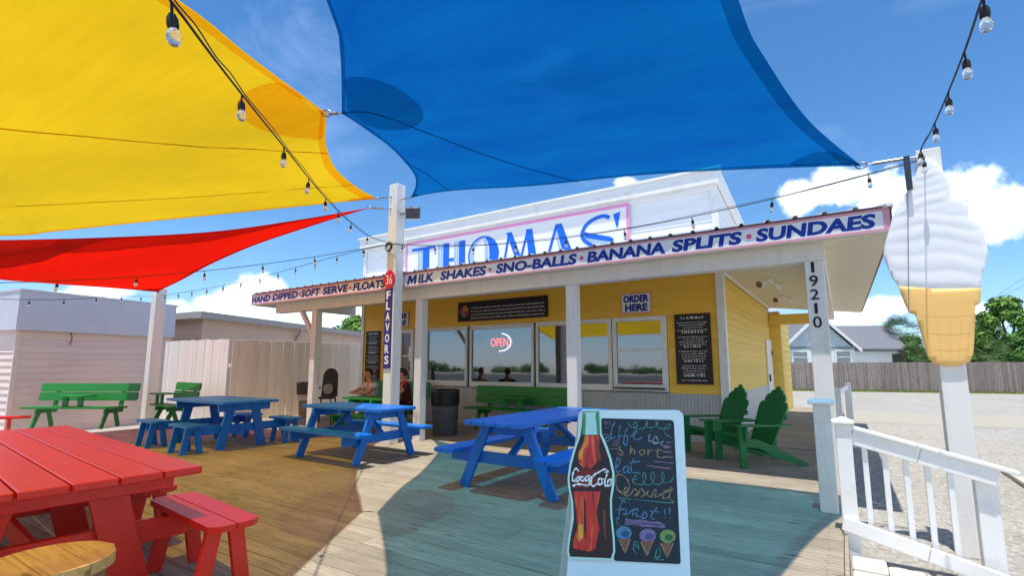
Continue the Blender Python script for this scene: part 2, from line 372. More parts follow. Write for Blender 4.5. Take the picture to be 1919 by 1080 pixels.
GREENC = paint('green_chair_paint', lin((20, 118, 62)), .42, .1, 3., .08, 26, spec=.45, rnd=.08)
DECKM = wood('deck_board', lin((165, 155, 137)), lin((128, 115, 98)), .12)
def grime(m, sc_, lo, hi):
    nt = m.node_tree; N = nt.nodes; L = nt.links; p = N['Principled BSDF']; src = p.inputs['Base Color'].links[0].from_socket
    g = N.new('ShaderNodeNewGeometry'); n = N.new('ShaderNodeTexNoise'); n.inputs['Scale'].default_value = sc_; n.inputs['Detail'].default_value = 7; n.inputs['Roughness'].default_value = .7; L.new(g.outputs['Position'], n.inputs['Vector'])
    r = N.new('ShaderNodeMapRange'); L.new(n.outputs[0], r.inputs[0]); r.inputs[1].default_value = .3; r.inputs[2].default_value = .68; r.inputs[3].default_value = lo; r.inputs[4].default_value = hi
    v = N.new('ShaderNodeVectorMath'); v.operation = 'SCALE'; L.new(src, v.inputs[0]); L.new(r.outputs[0], v.inputs[3]); L.new(v.outputs[0], p.inputs['Base Color'])
grime(DECKM, 1.1, .74, 1.10)
NEWW = wood('spool_top_wood', lin((206, 170, 104)), lin((160, 120, 66)), .05, .6)
SPOOLS = wood('spool_side_wood', lin((150, 118, 84)), lin((110, 84, 60)), .1, .7, axis=2)
FENCEG = wood('grey_fence_wood', lin((150, 138, 128)), lin((96, 86, 80)), .2, .85, axis=2)
FENCEW_LIT = paint('sunlit_fence_board', lin((244, 236, 230)), .6, .04, 2., .08, 20, (1, 1, .2), rnd=.04, dirt=.1, dirtc=(.5, .45, .4))  # lighter copy of the white fence board, sunlight painted into its base colour
FENCEW = paint('white_fence_board', lin((228, 212, 194)), .65, .06, 2., .08, 20, (1, 1, .2), rnd=.07, dirt=.25, dirtc=(.45, .38, .32))
PINKW = paint('old_pink_siding', lin((232, 208, 198)), .65, .05, 1.5, .06, 25, (.4, .4, 1), rnd=.04, dirt=.3, dirtc=lin((196, 170, 160)))
GREYF = paint('grey_fascia', lin((206, 204, 212)), .6, .05, 1.5, .05, 25, dirt=.2, dirtc=lin((170, 165, 170)))
TANW = paint('tan_stucco', lin((204, 176, 156)), .8, .07, 1.2, .2, 60, dirt=.3, dirtc=lin((160, 130, 112)))
TANF = paint('eave_grey', lin((168, 158, 152)), .6, .08, 2., .06, 25)
HOUSEW = paint('house_white', lin((226, 228, 224)), .7, .04, 1., .05, 20)
HOUSEB = paint('house_blue_grey', lin((176, 190, 194)), .7, .04, 1., .05, 20)
SHING = paint('shingle_grey', lin((112, 114, 120)), .85, .12, 2.5, .4, 14, rnd=.05)
CONC = paint('concrete', lin((186, 182, 174)), .85, .08, 3., .2, 40, dirt=.3, dirtc=(.3, .28, .25))
PAVER = paint('paver', lin((214, 208, 196)), .85, .08, 4., .2, 50, rnd=.06, dirt=.3, dirtc=(.4, .36, .3))
WIRE = paint('black_rubber', lin((26, 25, 27)), .55, .1, 10., .03, 60)
STEEL = paint('steel', lin((160, 160, 162)), .32, .06, 10., .02, 60, metal=.9)
SOFTW = paint('cream_swirl', lin((238, 239, 240)), .5, .04, 2.5, .03, 30)
SWIRLG = paint('swirl_shade_print', lin((222, 224, 228)), .5, .05, 4., .02, 30)
CONEO = paint('wafer_orange', lin((250, 200, 118)), .5, .12, 1.6, .03, 30)
CONEL = paint('wafer_line_print', lin((246, 190, 102)), .5, .06, 4., .02, 30)
BINP = paint('bin_grey_plastic', lin((70, 74, 78)), .5, .1, 3., .06, 30)
BAGP = paint('black_bag', lin((18, 18, 20)), .3, .1, 6., .5, 18, spec=.5)
SKIN = paint('skin', lin((206, 140, 112)), .5, .06, 6., .03, 60)
HAIR = paint('brown_hair', lin((58, 38, 28)), .6, .2, 20., .3, 60)
TEE = paint('pale_tshirt', lin((216, 206, 202)), .85, .05, 6., .15, 60)
DARKT = paint('dark_maroon_top', lin((78, 34, 34)), .85, .1, 6., .15, 60)
SHORT = paint('green_shorts', lin((58, 84, 48)), .85, .1, 6., .15, 60)
SCARF = paint('red_scarf', lin((196, 60, 52)), .85, .1, 6., .15, 60)
LEAFM = paint('leaf_green', lin((70, 112, 36)), .6, .35, .7, 0, rnd=0.)
LEAF2 = paint('leaf_bright', lin((104, 142, 44)), .6, .3, .8, 0)
PALML = paint('palm_green', lin((84, 112, 58)), .55, .35, .8, 0)
BARK = paint('bark', lin((112, 94, 78)), .9, .2, 4., .5, 14)
GRASSM = paint('grass_green', lin((120, 134, 52)), .8, .3, 1.5, 0)
YSAIL = cloth('yellow_shade_cloth', (.54, .34, .008), (.72, .425, .002), .33, (1., .62, .05))
YPATCH = cloth('yellow_patch_cloth', (.55, .26, .006), (.60, .26, .002), .80, (1., .76, .42))
BSAIL = cloth('blue_shade_cloth', (.003, .050, .20), (.001, .030, .17), .38, (.05, .63, 1.0), (.001, .085, .235))
BPATCH = cloth('blue_patch_cloth', (.004, .02, .05), (.002, .018, .05), .80, (.66, .74, .78))
BSEAM = cloth('blue_seam_cloth', (.004, .035, .12), (.001, .035, .13), .30, (.3, .6, .8))
RSAIL = cloth('red_shade_cloth', (.55, .008, .004), (.64, .006, .001), .15, (1., .05, .02))
RPATCH = cloth('red_patch_cloth', (.5, .012, .008), (.50, .010, .004), .04, (.8, .08, .06))
YSEAM = cloth('yellow_seam_cloth', (.5, .28, .008), (.56, .30, .004), .04, (.9, .4, .03))
def glassmat():
    m = bpy.data.materials.new('window_glass'); m.use_nodes = True; p = m.node_tree.nodes['Principled BSDF']; nt = m.node_tree
    p.inputs['Base Color'].default_value = (.014, .018, .022, 1); p.inputs['Roughness'].default_value = .03; p.inputs['IOR'].default_value = 3.7
    tr = nt.nodes.new('ShaderNodeBsdfTransparent'); tr.inputs[0].default_value = (.86, .92, .93, 1); mx = nt.nodes.new('ShaderNodeMixShader'); mx.inputs[0].default_value = .26
    nt.links.new(p.outputs[0], mx.inputs[1]); nt.links.new(tr.outputs[0], mx.inputs[2]); nt.links.new(mx.outputs[0], nt.nodes['Material Output'].inputs[0])
    n = nt.nodes.new('ShaderNodeTexNoise'); n.inputs['Scale'].default_value = 1.3; b = nt.nodes.new('ShaderNodeBump'); b.inputs['Strength'].default_value = .02; b.inputs['Distance'].default_value = .05
    nt.links.new(n.outputs[0], b.inputs['Height']); nt.links.new(b.outputs[0], p.inputs['Normal']); return m
GLASS = glassmat()
def bulbmat():
    m = bpy.data.materials.new('bulb_glass'); m.use_nodes = True; p = m.node_tree.nodes['Principled BSDF']
    p.inputs['Base Color'].default_value = (.96, .93, .86, 1); p.inputs['Roughness'].default_value = .08; p.inputs['IOR'].default_value = 1.45; p.inputs['Transmission Weight'].default_value = .82; return m
BULB = bulbmat()
def gravelmat():
    m = paint('shell_gravel', lin((172, 167, 157)), .9, .14, .30, 0, dirt=.30, dirtc=lin((150, 138, 116)))
    nt = m.node_tree; N = nt.nodes; L = nt.links; p = N['Principled BSDF']; tc = [q for q in N if q.type == 'TEX_COORD'][0]
    src = p.inputs['Base Color'].links[0].from_socket
    v = N.new('ShaderNodeTexVoronoi'); v.inputs['Scale'].default_value = 26; L.new(tc.outputs['Object'], v.inputs['Vector'])
    v2 = N.new('ShaderNodeTexNoise'); v2.inputs['Scale'].default_value = 9; v2.inputs['Detail'].default_value = 8; v2.inputs['Roughness'].default_value = .75; L.new(tc.outputs['Object'], v2.inputs['Vector'])
    bw = N.new('ShaderNodeSeparateColor'); L.new(v.outputs['Color'], bw.inputs[0])
    a = N.new('ShaderNodeMath'); a.operation = 'MULTIPLY_ADD'; L.new(bw.outputs[0], a.inputs[0]); a.inputs[1].default_value = .42; a.inputs[2].default_value = .72
    b = N.new('ShaderNodeMath'); b.operation = 'MULTIPLY_ADD'; L.new(v2.outputs[0], b.inputs[0]); b.inputs[1].default_value = .7; b.inputs[2].default_value = .62
    c = N.new('ShaderNodeMath'); c.operation = 'MULTIPLY'; L.new(a.outputs[0], c.inputs[0]); L.new(b.outputs[0], c.inputs[1])
    s = N.new('ShaderNodeVectorMath'); s.operation = 'SCALE'; L.new(src, s.inputs[0]); L.new(c.outputs[0], s.inputs[3]); L.new(s.outputs[0], p.inputs['Base Color'])
    bp = N.new('ShaderNodeBump'); bp.inputs['Strength'].default_value = .8; bp.inputs['Distance'].default_value = .02
    h = N.new('ShaderNodeMath'); h.operation = 'ADD'; L.new(v.outputs['Distance'], h.inputs[0]); L.new(v2.outputs[0], h.inputs[1]); L.new(h.outputs[0], bp.inputs['Height']); L.new(bp.outputs[0], p.inputs['Normal'])
    return m
GRAVEL = gravelmat()

# ------------------------------------------------------------------ ground
GZ = -.26
g = MB(); nx = 40
xs = [-600, -200, -80] + [-40 + 2 * i for i in range(41)] + [80, 200, 600]
g.add([(x, y, GZ) for y in xs for x in xs], [(j * len(xs) + i, j * len(xs) + i + 1, (j + 1) * len(xs) + i + 1, (j + 1) * len(xs) + i) for j in range(len(xs) - 1) for i in range(len(xs) - 1)])
tag(g.build('ground', GRAVEL), kind='structure')
# loose pieces of shell and stone lying near the ramp, where the photo shows them singly
g = MB(); rr = random.Random(5)
for k in range(2600):
    x, y = rr.uniform(-.02, 4.5), rr.uniform(3.6, 13); s = rr.uniform(.008, .026)
    pts = [Vector((rr.uniform(-1, 1), rr.uniform(-1, 1), 0)).normalized() * s * rr.uniform(.7, 1.3) for q in range(1)]
    a = rr.uniform(0, 6.28); b = s * rr.uniform(.5, 1)
    base = [Vector((x + math.cos(a + t) * s, y + math.sin(a + t) * b, GZ - .002)) for t in (0, 1.5, 3.1, 4.6)]
    top = Vector((x + rr.uniform(-.4, .4) * s, y + rr.uniform(-.4, .4) * s, GZ + s * rr.uniform(.35, .8)))
    g.add(base + [top], [(0, 1, 4), (1, 2, 4), (2, 3, 4), (3, 0, 4)])
tag(g.build('gravel', paint('shell_chip', lin((184, 178, 167)), .9, .12, 6., .1, 60)), kind='stuff')

# ------------------------------------------------------------------ deck
deck = tag(thing('deck', None, None, (-6, 4.7, 0)), kind='structure')
BW = .143
DX0, DX1, DY0, DY1 = -13.3, -.09, -.72, 9.99
rows = int((DY1 - DY0) / BW); rr = random.Random(11)
lens = {}
for i in range(rows):
    y = DY0 + i * BW
    cuts = [DX0, rr.choice((-10.4, -9.2, -9.8)), rr.choice((-7.0, -6.1, -5.4)), rr.choice((-3.3, -2.4, -2.9)), DX1]
    for a, b in zip(cuts, cuts[1:]):
        key = round(b - a, 2)
        if key not in lens: lens[key] = MB().box(-(b - a) / 2 + .0015, (b - a) / 2 - .0015, -BW / 2 + .003, BW / 2 - .003, -.036, 0, .003).mesh('board', DECKM)
        o = bpy.data.objects.new('board', lens[key]); col.objects.link(o); o.parent = deck
        o.location = Vector(((a + b) / 2, y + BW / 2, rr.uniform(-.0025, 0.))) - deck.location; o.rotation_euler = (rr.uniform(-.006, .006), 0, 0)
m = MB()
y = 10.0
while y < 19.6:
    m.box(-1.80, -.06, y + .003, y + BW - .003, -.036, -.001, .003); y += BW
tag(m.build('side_board', DECKM, deck), kind='stuff')
m = MB()
m.box(DX1 + .002, DX1 + .03, DY0, 19.6, -.24, -.004, .004); m.box(DX0, DX1, DY0 - .03, DY0 - .003, -.24, -.004, .004); m.box(DX0 - .03, DX0 - .002, DY0, DY1, -.24, -.004, .004)
m.build('rim_board', DECKM, deck)
m = MB(); m.box(DX0 + .01, DX1 - .004, DY0 + .01, 9.99, -.22, -.05, 0); m.build('deck_frame', paint('joist_wood', lin((110, 92, 70)), .85, .2, 3.), deck)

m = MB(); rr = random.Random(2)
x = DX0 + .3
while x < DX1:
    for i in range(rows):
        if DY0 + i * BW > 8: break
        for dy in (.03, .113):
            cx0, cy0 = x + rr.uniform(-.012, .012), DY0 + i * BW + dy + rr.uniform(-.006, .006); q = [(cx0 + .005 * math.cos(a * 1.0472), cy0 + .005 * math.sin(a * 1.0472), .0012) for a in range(6)]
            m.add(q, [tuple(range(6))])
    x += .61
tag(m.build('nail_heads', paint('rusty_nail', lin((74, 60, 50)), .6, .2), deck), kind='stuff')

# ------------------------------------------------------------------ ice cream stand
WY, WX0, WX1 = 10.0, -11.86, -1.81
st = thing('ice_cream_stand', 'yellow clapboard snack stand with white false front and a deep open porch', 'building', ((WX0 + WX1) / 2, WY, 0))
m = MB()
def yz_prism(m, x0, x1, poly, mi=0):
    m.prism(poly, (Vector((x0, 0, 0)), Vector((0, 1, 0)), Vector((0, 0, 1)), Vector((1, 0, 0))), 0, x1 - x0, mi)
RB = WY + 1.7
yz_prism(m, WX0, WX1, [(RB, GZ), (RB, 4.87), (20, 3.6), (20, GZ)])
BX0, BX1 = gy(738, 660, WY).x, gy(1252, 660, WY).x        # window band
yz_prism(m, WX0, WX1, [(WY + .024, 2.45), (WY + .024, 5.12), (RB - .002, 4.868), (RB - .002, 2.45)])
m.box(WX0, WX1, WY + .024, RB - .002, GZ, .84, 0)
m.box(WX0, BX0, WY + .024, WY + .10, .842, 2.448, 0); m.box(BX1, WX1, WY + .024, WY + .10, .842, 2.448, 0)
m.box(WX0, WX0 + .08, WY + .102, RB - .002, .842, 2.448, 0); m.box(WX1 - .08, WX1, WY + .102, RB - .002, .842, 2.448, 0)
m.box(WX1, WX1 + .3, 17.2, 19.95, GZ, 3.05, 0)
m.build('wall', WHITE_S, st)
def siding(p0, p1, n, z0, z1, ex, mat, name='siding_board'):
    p0, p1, n = Vector(p0), Vector(p1), Vector(n).normalized(); d = p1 - p0; L_ = d.length; U = d.normalized(); z = z0
    while z < z1 - .02:
        h = min(ex, z1 - z); mm = MB(); O = Vector((p0.x, p0.y, z))
        k = .023
        vs = [O + U * u + n * t + Vector((0, 0, q)) for u in (.001, L_ - .001) for t, q in ((0, 0), (k, 0), (k * .35, h), (0, h))]
        if n.cross(Vector((0, 0, 1))).dot(U) < 0: fs = [(0, 1, 2, 3), (7, 6, 5, 4), (0, 4, 5, 1), (1, 5, 6, 2), (2, 6, 7, 3), (3, 7, 4, 0)]
        else: fs = [(3, 2, 1, 0), (4, 5, 6, 7), (1, 5, 4, 0), (2, 6, 5, 1), (3, 7, 6, 2), (0, 4, 7, 3)]
        mm.add(vs, fs); mm.build(name, mat, st); z += ex
ZT, ZB = 2.39, .86
YF = WY + .024; NF = (0, -1, 0)
siding((WX0, YF, 0), (WX1, YF, 0), NF, ZT, 3.2, .148, YELLOW)
siding((WX0, YF, 0), (BX0, YF, 0), NF, ZB, ZT, .148, YELLOW)
siding((BX1, YF, 0), (WX1, YF, 0), NF, ZB, ZT, .148, YELLOW)
siding((WX0, YF, 0), (WX1, YF, 0), NF, 3.45, 4.90, .148, WHITE_S)
siding((WX1, YF, 0), (WX1, 17.2, 0), (1, 0, 0), .86, 3.2, .148, YELLOW2)
siding((WX1, YF, 0), (WX1, 17.2, 0), (1, 0, 0), 3.45, 4.1, .148, WHITE_S)
siding((WX1, YF, 0), (WX1, 13.2, 0), (1, 0, 0), 4.1, 4.6, .148, WHITE_S)
siding((WX1 + .3, 17.2, 0), (WX1 + .3, 19.95, 0), (1, 0, 0), -.1, 3.0, .2, YELLOW2)
siding((WX1, 17.2, 0), (WX1 + .3, 17.2, 0), (0, -1, 0), -.1, 3.0, .2, YELLOW2)
m = MB(); m.box(WX1 + .02, WX1 + .035, YF, 16.1, 0, .86, .002); m.build('skirt_panel', GREYM, st)
# corrugated skirt on the front wall
m = MB(); prof = []; x = WX0; k = 0
while x < WX1 - .02:
    for dx, dy in ((0, 0), (.022, 0), (.034, -.016), (.054, -.016)):
        if x + dx < WX1 - .005: prof.append((x + dx, YF - .012 + dy))
    x += .066
vs = [(x, y, z) for z in (.0, .86) for x, y in prof]; n = len(prof)
m.add(vs, [(i, i + 1, n + i + 1, n + i) for i in range(n - 1)]); m.build('corrugated_skirt', GREYM, st)
# white trim
m = MB(); m.box(WX1 - .10, WX1 + .026, YF - .052, YF - .03, 0, 3.2, .003); m.box(WX1 + .026, WX1 + .045, YF - .05, YF + .09, 0, 3.2, .003); m.build('corner_trim', WHITE, st)
m = MB(); m.box(WX0 - .03, WX0 + .10, YF - .052, YF - .03, 0, 3.2, .003); m.build('corner_trim', WHITE, st)
m = MB(); m.box(WX1 - .10, WX1 + .026, YF - .052, YF - .03, 3.4, 4.9, .003); m.build('corner_trim', WHITE, st)
m = MB(); m.box(WX0 - .03, WX0 + .10, YF - .052, YF - .03, 3.4, 4.9, .003); m.build('corner_trim', WHITE, st)
m = MB(); m.box(WX0 - .1, WX1 + .09, YF - .16, YF, 4.90, 5.16, .006); m.box(WX0 - .14, WX1 + .13, YF - .2, YF + .02, 5.16, 5.21, .006); m.box(WX0, WX1, YF - .06, YF, 4.80, 4.898, .004); m.build('cornice', WHITE, st)
m = MB(); m.bar((WX1 + .05, YF + .02, 5.06), (WX1 + .05, 20, 3.52), .08, .28, .005, (0, 0, 1)); m.build('rake_trim', WHITE, st)
m = MB(); m.bar((WX1 + .06, YF - .03, 3.15), (WX1 + .06, 17, 3.15), .03, .09, .004); m.build('frieze_trim', WHITE, st)
# windows: px edges on the wall plane
def window(px0, px1, z0, z1, rails=(), l=.07, r=.07):
    x0, x1 = gy(px0, 665, WY).x, gy(px1, 665, WY).x
    m = MB(); y0, y1 = WY - .045, WY + .02
    m.box(x0 - l, x0, y0, y1, ZB + .02, ZT, .003); m.box(x1, x1 + r, y0, y1, ZB + .02, ZT, .003)
    m.box(x0 + .0005, x1 - .0005, y0 + .002, y1, z1, ZT, .003); m.box(x0 + .0005, x1 - .0005, y0 + .002, y1, ZB + .02, z0, .003)
    wd = m.build('window', WHITE, st)
    m = MB(); m.box(x0, x1, WY - .004, WY + .004, z0, z1, 0); m.build('pane', GLASS, wd)
    for zr in rails:
        m = MB(); m.box(x0 + .001, x1 - .001, WY - .03, WY - .005, zr - .025, zr + .025, .003); m.build('meeting_rail', WHITE, wd)
    return wd
window(754, 771, 1.02, 2.28, (1.66,), .1, .10)
window(803, 873, 1.02, 2.30, (), .09, .06)
window(885, 997, 1.01, 2.29, (), .055, .06)
window(1010, 1066, 1.01, 2.29, (), .06, .09)
window(1086, 1141, 1.01, 2.30, (), .09, .08)
w6 = window(1157, 1241, 1.02, 2.30, (1.72,), .085, .11)
x0, x1 = gy(1154, 665, WY).x, gy(1246, 665, WY).x
m = MB(); m.box(x0, x1, WY - .17, WY - .048, .93, .965, .005); m.build('serving_ledge', paint('ledge_dark', lin((92, 84, 76)), .5, .1, 4.), st)
# what stands inside, dim behind the glass
for k, (px, wd, h, mt) in enumerate(((840, .55, 1.05, BINP), (915, .5, .85, WHITE), (960, .7, .45, BLACK), (1030, .6, 1.1, STEEL), (1115, .4, .6, WHITE), (1185, .5, .9, BLACK), (1222, .3, .5, PALEB))):
    x = gy(px, 670, WY + .9).x; m = MB(); m.box(x - wd / 2, x + wd / 2, WY + .6, WY + 1.2, .845, .845 + h, .02); m.box(x - wd * .3, x + wd * .3, WY + .5, WY + .6, .845, .845 + h * .5, .02); m.build('counter_machine', mt, st)
m = MB(); m.box(BX0 + .2, BX1 - .2, WY + 1.35, RB - .01, 1.75, 1.79, .004)
for k in range(26): x = BX0 + .4 + k * .25; m.box(x, x + .10, WY + 1.4, WY + 1.5, 1.792, 1.93, .01)
m.build('back_shelf', SIGNW, st)
for px0, px1, py0, py1 in ((1160, 1181, 640, 657), (1092, 1108, 655, 680), (845, 862, 640, 690)):
    a, b = gy(px0, py1, WY + .02), gy(px1, py0, WY + .02); m = MB(); m.box(a.x, b.x, WY + .012, WY + .016, a.z, b.z, 0); m.build('notice', PALEB if px0 > 1100 else SIGNW, st)
# door and its hardware in the side wall
m = MB(); m.box(WX1 + .022, WX1 + .06, 15.9, 17.0, 0, 2.15, .004); dr = m.build('door', WHITE, st)
m = MB(); m.box(WX1 + .06, WX1 + .1, 16.0, 16.06, .95, 1.15, .004); m.box(WX1 + .06, WX1 + .09, 16.9, 16.95, 1.7, 1.85, .004); m.build('handle', BLACK, dr)
# porch: posts, beams, ceiling, roof
def post(x0, x1, y0, y1, z0, z1, name='porch_post'):
    m = MB(); m.box(x0, x1, y0, y1, z0, z1, .006); return m.build(name, POSTW, st)
post(-10.12, -9.95, 7.06, 7.23, 0, 2.673); post(-6.86, -6.69, 7.06, 7.23, 0, 2.673); post(-3.60, -3.43, 7.06, 7.23, 0, 2.673); post(-.30, -.10, 7.06, 7.24, 0, 2.673)
m = MB(); m.bar((-10.62, 7.15, 2.68), (-10.02, 7.15, 1.92), .085, .10, .005, (0, 1, 0)); m.build('diagonal_brace', POSTW, st)
m = MB(); m.box(-11.54, -.08, 7.05, 7.25, 2.674, 2.90, .006); m.build('porch_beam', POSTW, st)
m = MB(); m.box(-.27, -.09, 7.255, 17.0, 2.70, 2.99, .006); m.build('porch_beam', POSTW, st)
m = MB(); m.box(WX1 + .03, -.275, 17.0, 17.14, 2.62, 2.93, .006); m.build('porch_beam', YELLOW2, st)
EX, EY = .55, 6.87
def zc(x, y): return 3.17 - .29 * max((x - WX1) / (EX - WX1), (WY - y) / (WY - EY), 0)
def panel(poly, name='ceiling_panel', mat=CEIL, dz=.015):
    m = MB(); n = len(poly); a = [(x, y, zc(x, y)) for x, y in poly]; b = [(x, y, z + dz) for x, y, z in a]
    m.add(a + b, [tuple(range(n))[::-1], tuple(range(n, 2 * n))] + [(i, (i + 1) % n, n + (i + 1) % n, n + i) for i in range(n)]); m.build(name, mat, st)
x = WX0 - .3
while x < WX1 - .05:
    x2 = min(x + 1.22, WX1); panel([(x + .004, EY), (x2 - .004, EY), (x2 - .004, WY - .01), (x + .004, WY - .01)]); x = x2
panel([(WX1 + .004, EY), (EX - .01, EY), (WX1 + .004, WY - .015)]); panel([(EX, EY + .005), (EX, WY), (WX1 + .01, WY)])
y = WY + .008
while y < 17.1:
    y2 = min(y + 1.22, 17.15); panel([(WX1 + .03, y), (EX, y), (EX, y2 - .008), (WX1 + .03, y2 - .008)]); y = y2
# metal roof: ribbed sheets
RZ = 3.165
def roofsheet(quad, along, name):
    """quad a,b (eave), c,d (wall); ribs run from eave to wall"""
    a, b, c, d = map(Vector, quad); n = max(1, int((b - a).length / .28)); m = MB(); top = []; bot = []
    for i in range(n):
        for t, h in ((0, 0), (.80, 0), (.84, .028), (.96, .028)):
            s = (i + t) / n; top.append(a.lerp(b, s) + Vector((0, 0, h))); bot.append(d.lerp(c, s) + Vector((0, 0, h)))
    top.append(b); bot.append(c); k = len(top)
    up = Vector((0, 0, .006))
    m.add(top + bot, [(i, i + 1, k + i + 1, k + i) for i in range(k - 1)]); m.add([q - up for q in top + bot], [(k + i, k + i + 1, i + 1, i) for i in range(k - 1)])
    m.add(top + [q - up for q in top], [(k + i, k + i + 1, i + 1, i) for i in range(k - 1)])
    m.build(name, ROOFM, st)
roofsheet([(WX0 - .34, 6.755, RZ), (WX1, 6.755, RZ), (WX1, WY + .0, 3.43), (WX0 - .34, WY, 3.43)], 0, 'roof_sheet')
roofsheet([(WX1, 6.755, RZ), (.585, 6.755, RZ), (WX1 + .06, WY, 3.43), (WX1, WY, 3.43)], 0, 'roof_sheet')
roofsheet([(.60, 6.76, RZ - .005), (.60, 17.2, RZ - .005), (WX1, 17.2, 3.43), (WX1, WY, 3.43)], 0, 'roof_sheet')
m = MB(); m.box(WX0 - .34, .55, 6.815, 6.86, 2.885, 3.155, .003); m.build('fascia_board', WHITE, st)
m = MB(); m.box(.552, .585, 6.83, 17.15, 2.90, 3.15, .003); m.build('fascia_board', BROWN, st)
m = MB(); m.box(WX0 - .34, WX0 - .31, 6.87, WY, 2.88, 3.15, .003); m.build('fascia_board', WHITE, st)
m = MB(); m.box(.53, .60, 6.75, 6.78, 3.15, 3.19, .004); m.build('roof_flashing', paint('flash_white', lin((235, 235, 235)), .4), st)
# two flood lamps under the porch ceiling, switched off
for px, py in ((1441, 527), (1468, 557)):
    p = gz(px, py, 3.03); zz = zc(p.x, p.y)
    t = thing('ceiling_lamp', 'white twin lamp under the porch ceiling ' + ('nearer the front beam' if px < 1450 else 'farther back along the side wall'), 'lamp', (p.x, p.y, zz), group='lamps under the porch ceiling')
    m = MB(); m.cyl((0, 0, 0), (0, 0, -.03), .07, .07, 12); m.build('base', WHITE, t, False)
    for s in (-1, 1):
        m = MB(); m.tube([(0, .0, -.03), (.04 * s, .06 * s, -.07), (.09 * s, .14 * s, -.10)], .018, 6); m.cyl((.08 * s, .12 * s, -.09), (.15 * s, .24 * s, -.14), .035, .075, 12); m.build('lamp_head', WHITE, t, False)
        m = MB(); m.cyl((.151 * s, .242 * s, -.141), (.156 * s, .25 * s, -.145), .068, .06, 12); m.build('lens', paint('lamp_lens', lin((120, 112, 90)), .2), t, False)

# ---- name sign on the false front
SY = YF - .058
ns = thing('name_sign', 'white painted sign with big fancy blue letters and pink border on the false front', 'sign', (gy(980, 430, SY).x, SY, 3.5))
FR = frame_y(SY)
sx0, sx1 = gy(762, 470, SY).x, gy(1180, 400, SY).x; szt = (gy(790, 452, SY).z + gy(1172, 381, SY).z) / 2; szb = 3.46
m = MB(); m.prism([(sx0, szb), (sx1, szb), (sx1, szt), (sx0, szt)], FR, 0, .018); m.build('panel', SIGNW, ns)
bw = .07
m = MB()
for p in ([(sx0, szt - bw), (sx1, szt - bw), (sx1, szt), (sx0, szt)], [(sx0, szb), (sx0 + bw, szb), (sx0 + bw, szt - bw), (sx0, szt - bw)], [(sx1 - bw, szb), (sx1, szb), (sx1, szt - bw), (sx1 - bw, szt - bw)], [(sx0 + bw, szb), (sx1 - bw, szb), (sx1 - bw, szb + bw), (sx0 + bw, szb + bw)]):
    m.prism(p, FR, .0185, .024)
m.build('border', PINK, ns)
def Zx(zx): return gy(740 + zx / 4.1717, 430, SY).x
ZC = gy(1124, 407, SY).z; ZBASE = ZC - .92
def glyph(name, a, b, dark=(), light=(), strokes=(), hi=None):
    x0, x1 = Zx(a), Zx(b); W_, H_ = x1 - x0, (hi or ZC) - ZBASE
    tr = lambda P: [(x0 + x * W_, ZBASE + y * H_) for x, y in P]
    m = MB()
    for p in dark: m.prism(tr(p), FR, .0185, .026)
    for p in light: m.prism(tr(p), FR, .0185, .0225, 1)
    for p, wd in strokes: m.ribbon([Vector(q) for q in tr(p)], wd, FR, .024)
    m.build(name, [SKYB, PALEB], ns)
def ell(cx, cy, rx, ry, a0, a1, n=28): return [(cx + rx * math.cos(R(a0 + (a1 - a0) * i / n)), cy + ry * math.sin(R(a0 + (a1 - a0) * i / n))) for i in range(n + 1)]
glyph('letter_t', 145, 322, [[(0, .92), (1, .92), (1, 1), (0, 1)], [(.48, 0), (.76, 0), (.76, .92), (.48, .92)]], [[(.26, 0), (.36, 0), (.36, .915), (.26, .915)], [(.38, 0), (.46, 0), (.46, .915), (.38, .915)]])
glyph('letter_h', 345, 556, [[(.2, 0), (.42, 0), (.42, 1), (.2, 1)], [(.78, 0), (1, 0), (1, 1), (.78, 1)], [(.42, .45), (.60, .45), (.60, .54), (.42, .54)]], [[(.0, 0), (.08, 0), (.08, 1), (.0, 1)], [(.10, 0), (.18, 0), (.18, 1), (.10, 1)], [(.60, 0), (.67, 0), (.67, 1), (.60, 1)], [(.69, 0), (.76, 0), (.76, 1), (.69, 1)]])
glyph('letter_o', 580, 818, [ell(.5, .5, .5, .52, -90, 90) + ell(.5, .5, .20, .49, 90, -90)], [ell(.5, .5, .44, .46, 95, 265, 16) + ell(.5, .5, .30, .46, 265, 95, 16), ell(.5, .5, .17, .46, -80, 80, 16) + ell(.5, .5, .05, .44, 80, -80, 16)], [(ell(.5, .5, .48, .50, 88, 272), .05)])
glyph('letter_m', 850, 1115, [[(.10, 1), (.26, 1), (.56, .24), (.46, .04)], [(.68, 1), (.86, 1), (1.02, 0), (.78, 0)]], [[(.26, .80), (.30, .80), (.50, .30), (.46, .26)], [(.66, .84), (.70, .9), (.56, .30), (.52, .3)]], [([(.0, 0), (.17, .92)], .065), ([(.50, .14), (.73, .95)], .065)])
glyph('letter_a', 1175, 1408, [[(.36, 1), (.58, 1), (1.03, 0), (.70, 0)]], [[(.34, .84), (.37, .88), (.67, .0), (.58, .0)]], [([(.02, 0), (.40, .96)], .07), ([(.12, .26), (.66, .26)], .06)])
glyph('letter_s', 1455, 1700, [[(.10, .70), (.22, .66), (.97, .47), (.98, .40), (.92, .36), (.14, .54)]], [[(.14, .52), (.84, .36), (.90, .28), (.2, .44)]],
      [(smooth_pts([(.93, .93), (.78, 1.0), (.5, .98), (.2, .86), (.05, .66), (.1, .5), (.3, .36), (.6, .2), (.86, .06)], 6), .085), (smooth_pts([(.97, .44), (1.0, .3), (.93, .1), (.7, 0), (.35, .02), (.1, .14)], 6), .075)])
glyph('apostrophe', 1712, 1768, [[(0, 1.0), (1, 1.04), (.62, .68), (.45, .68)]])

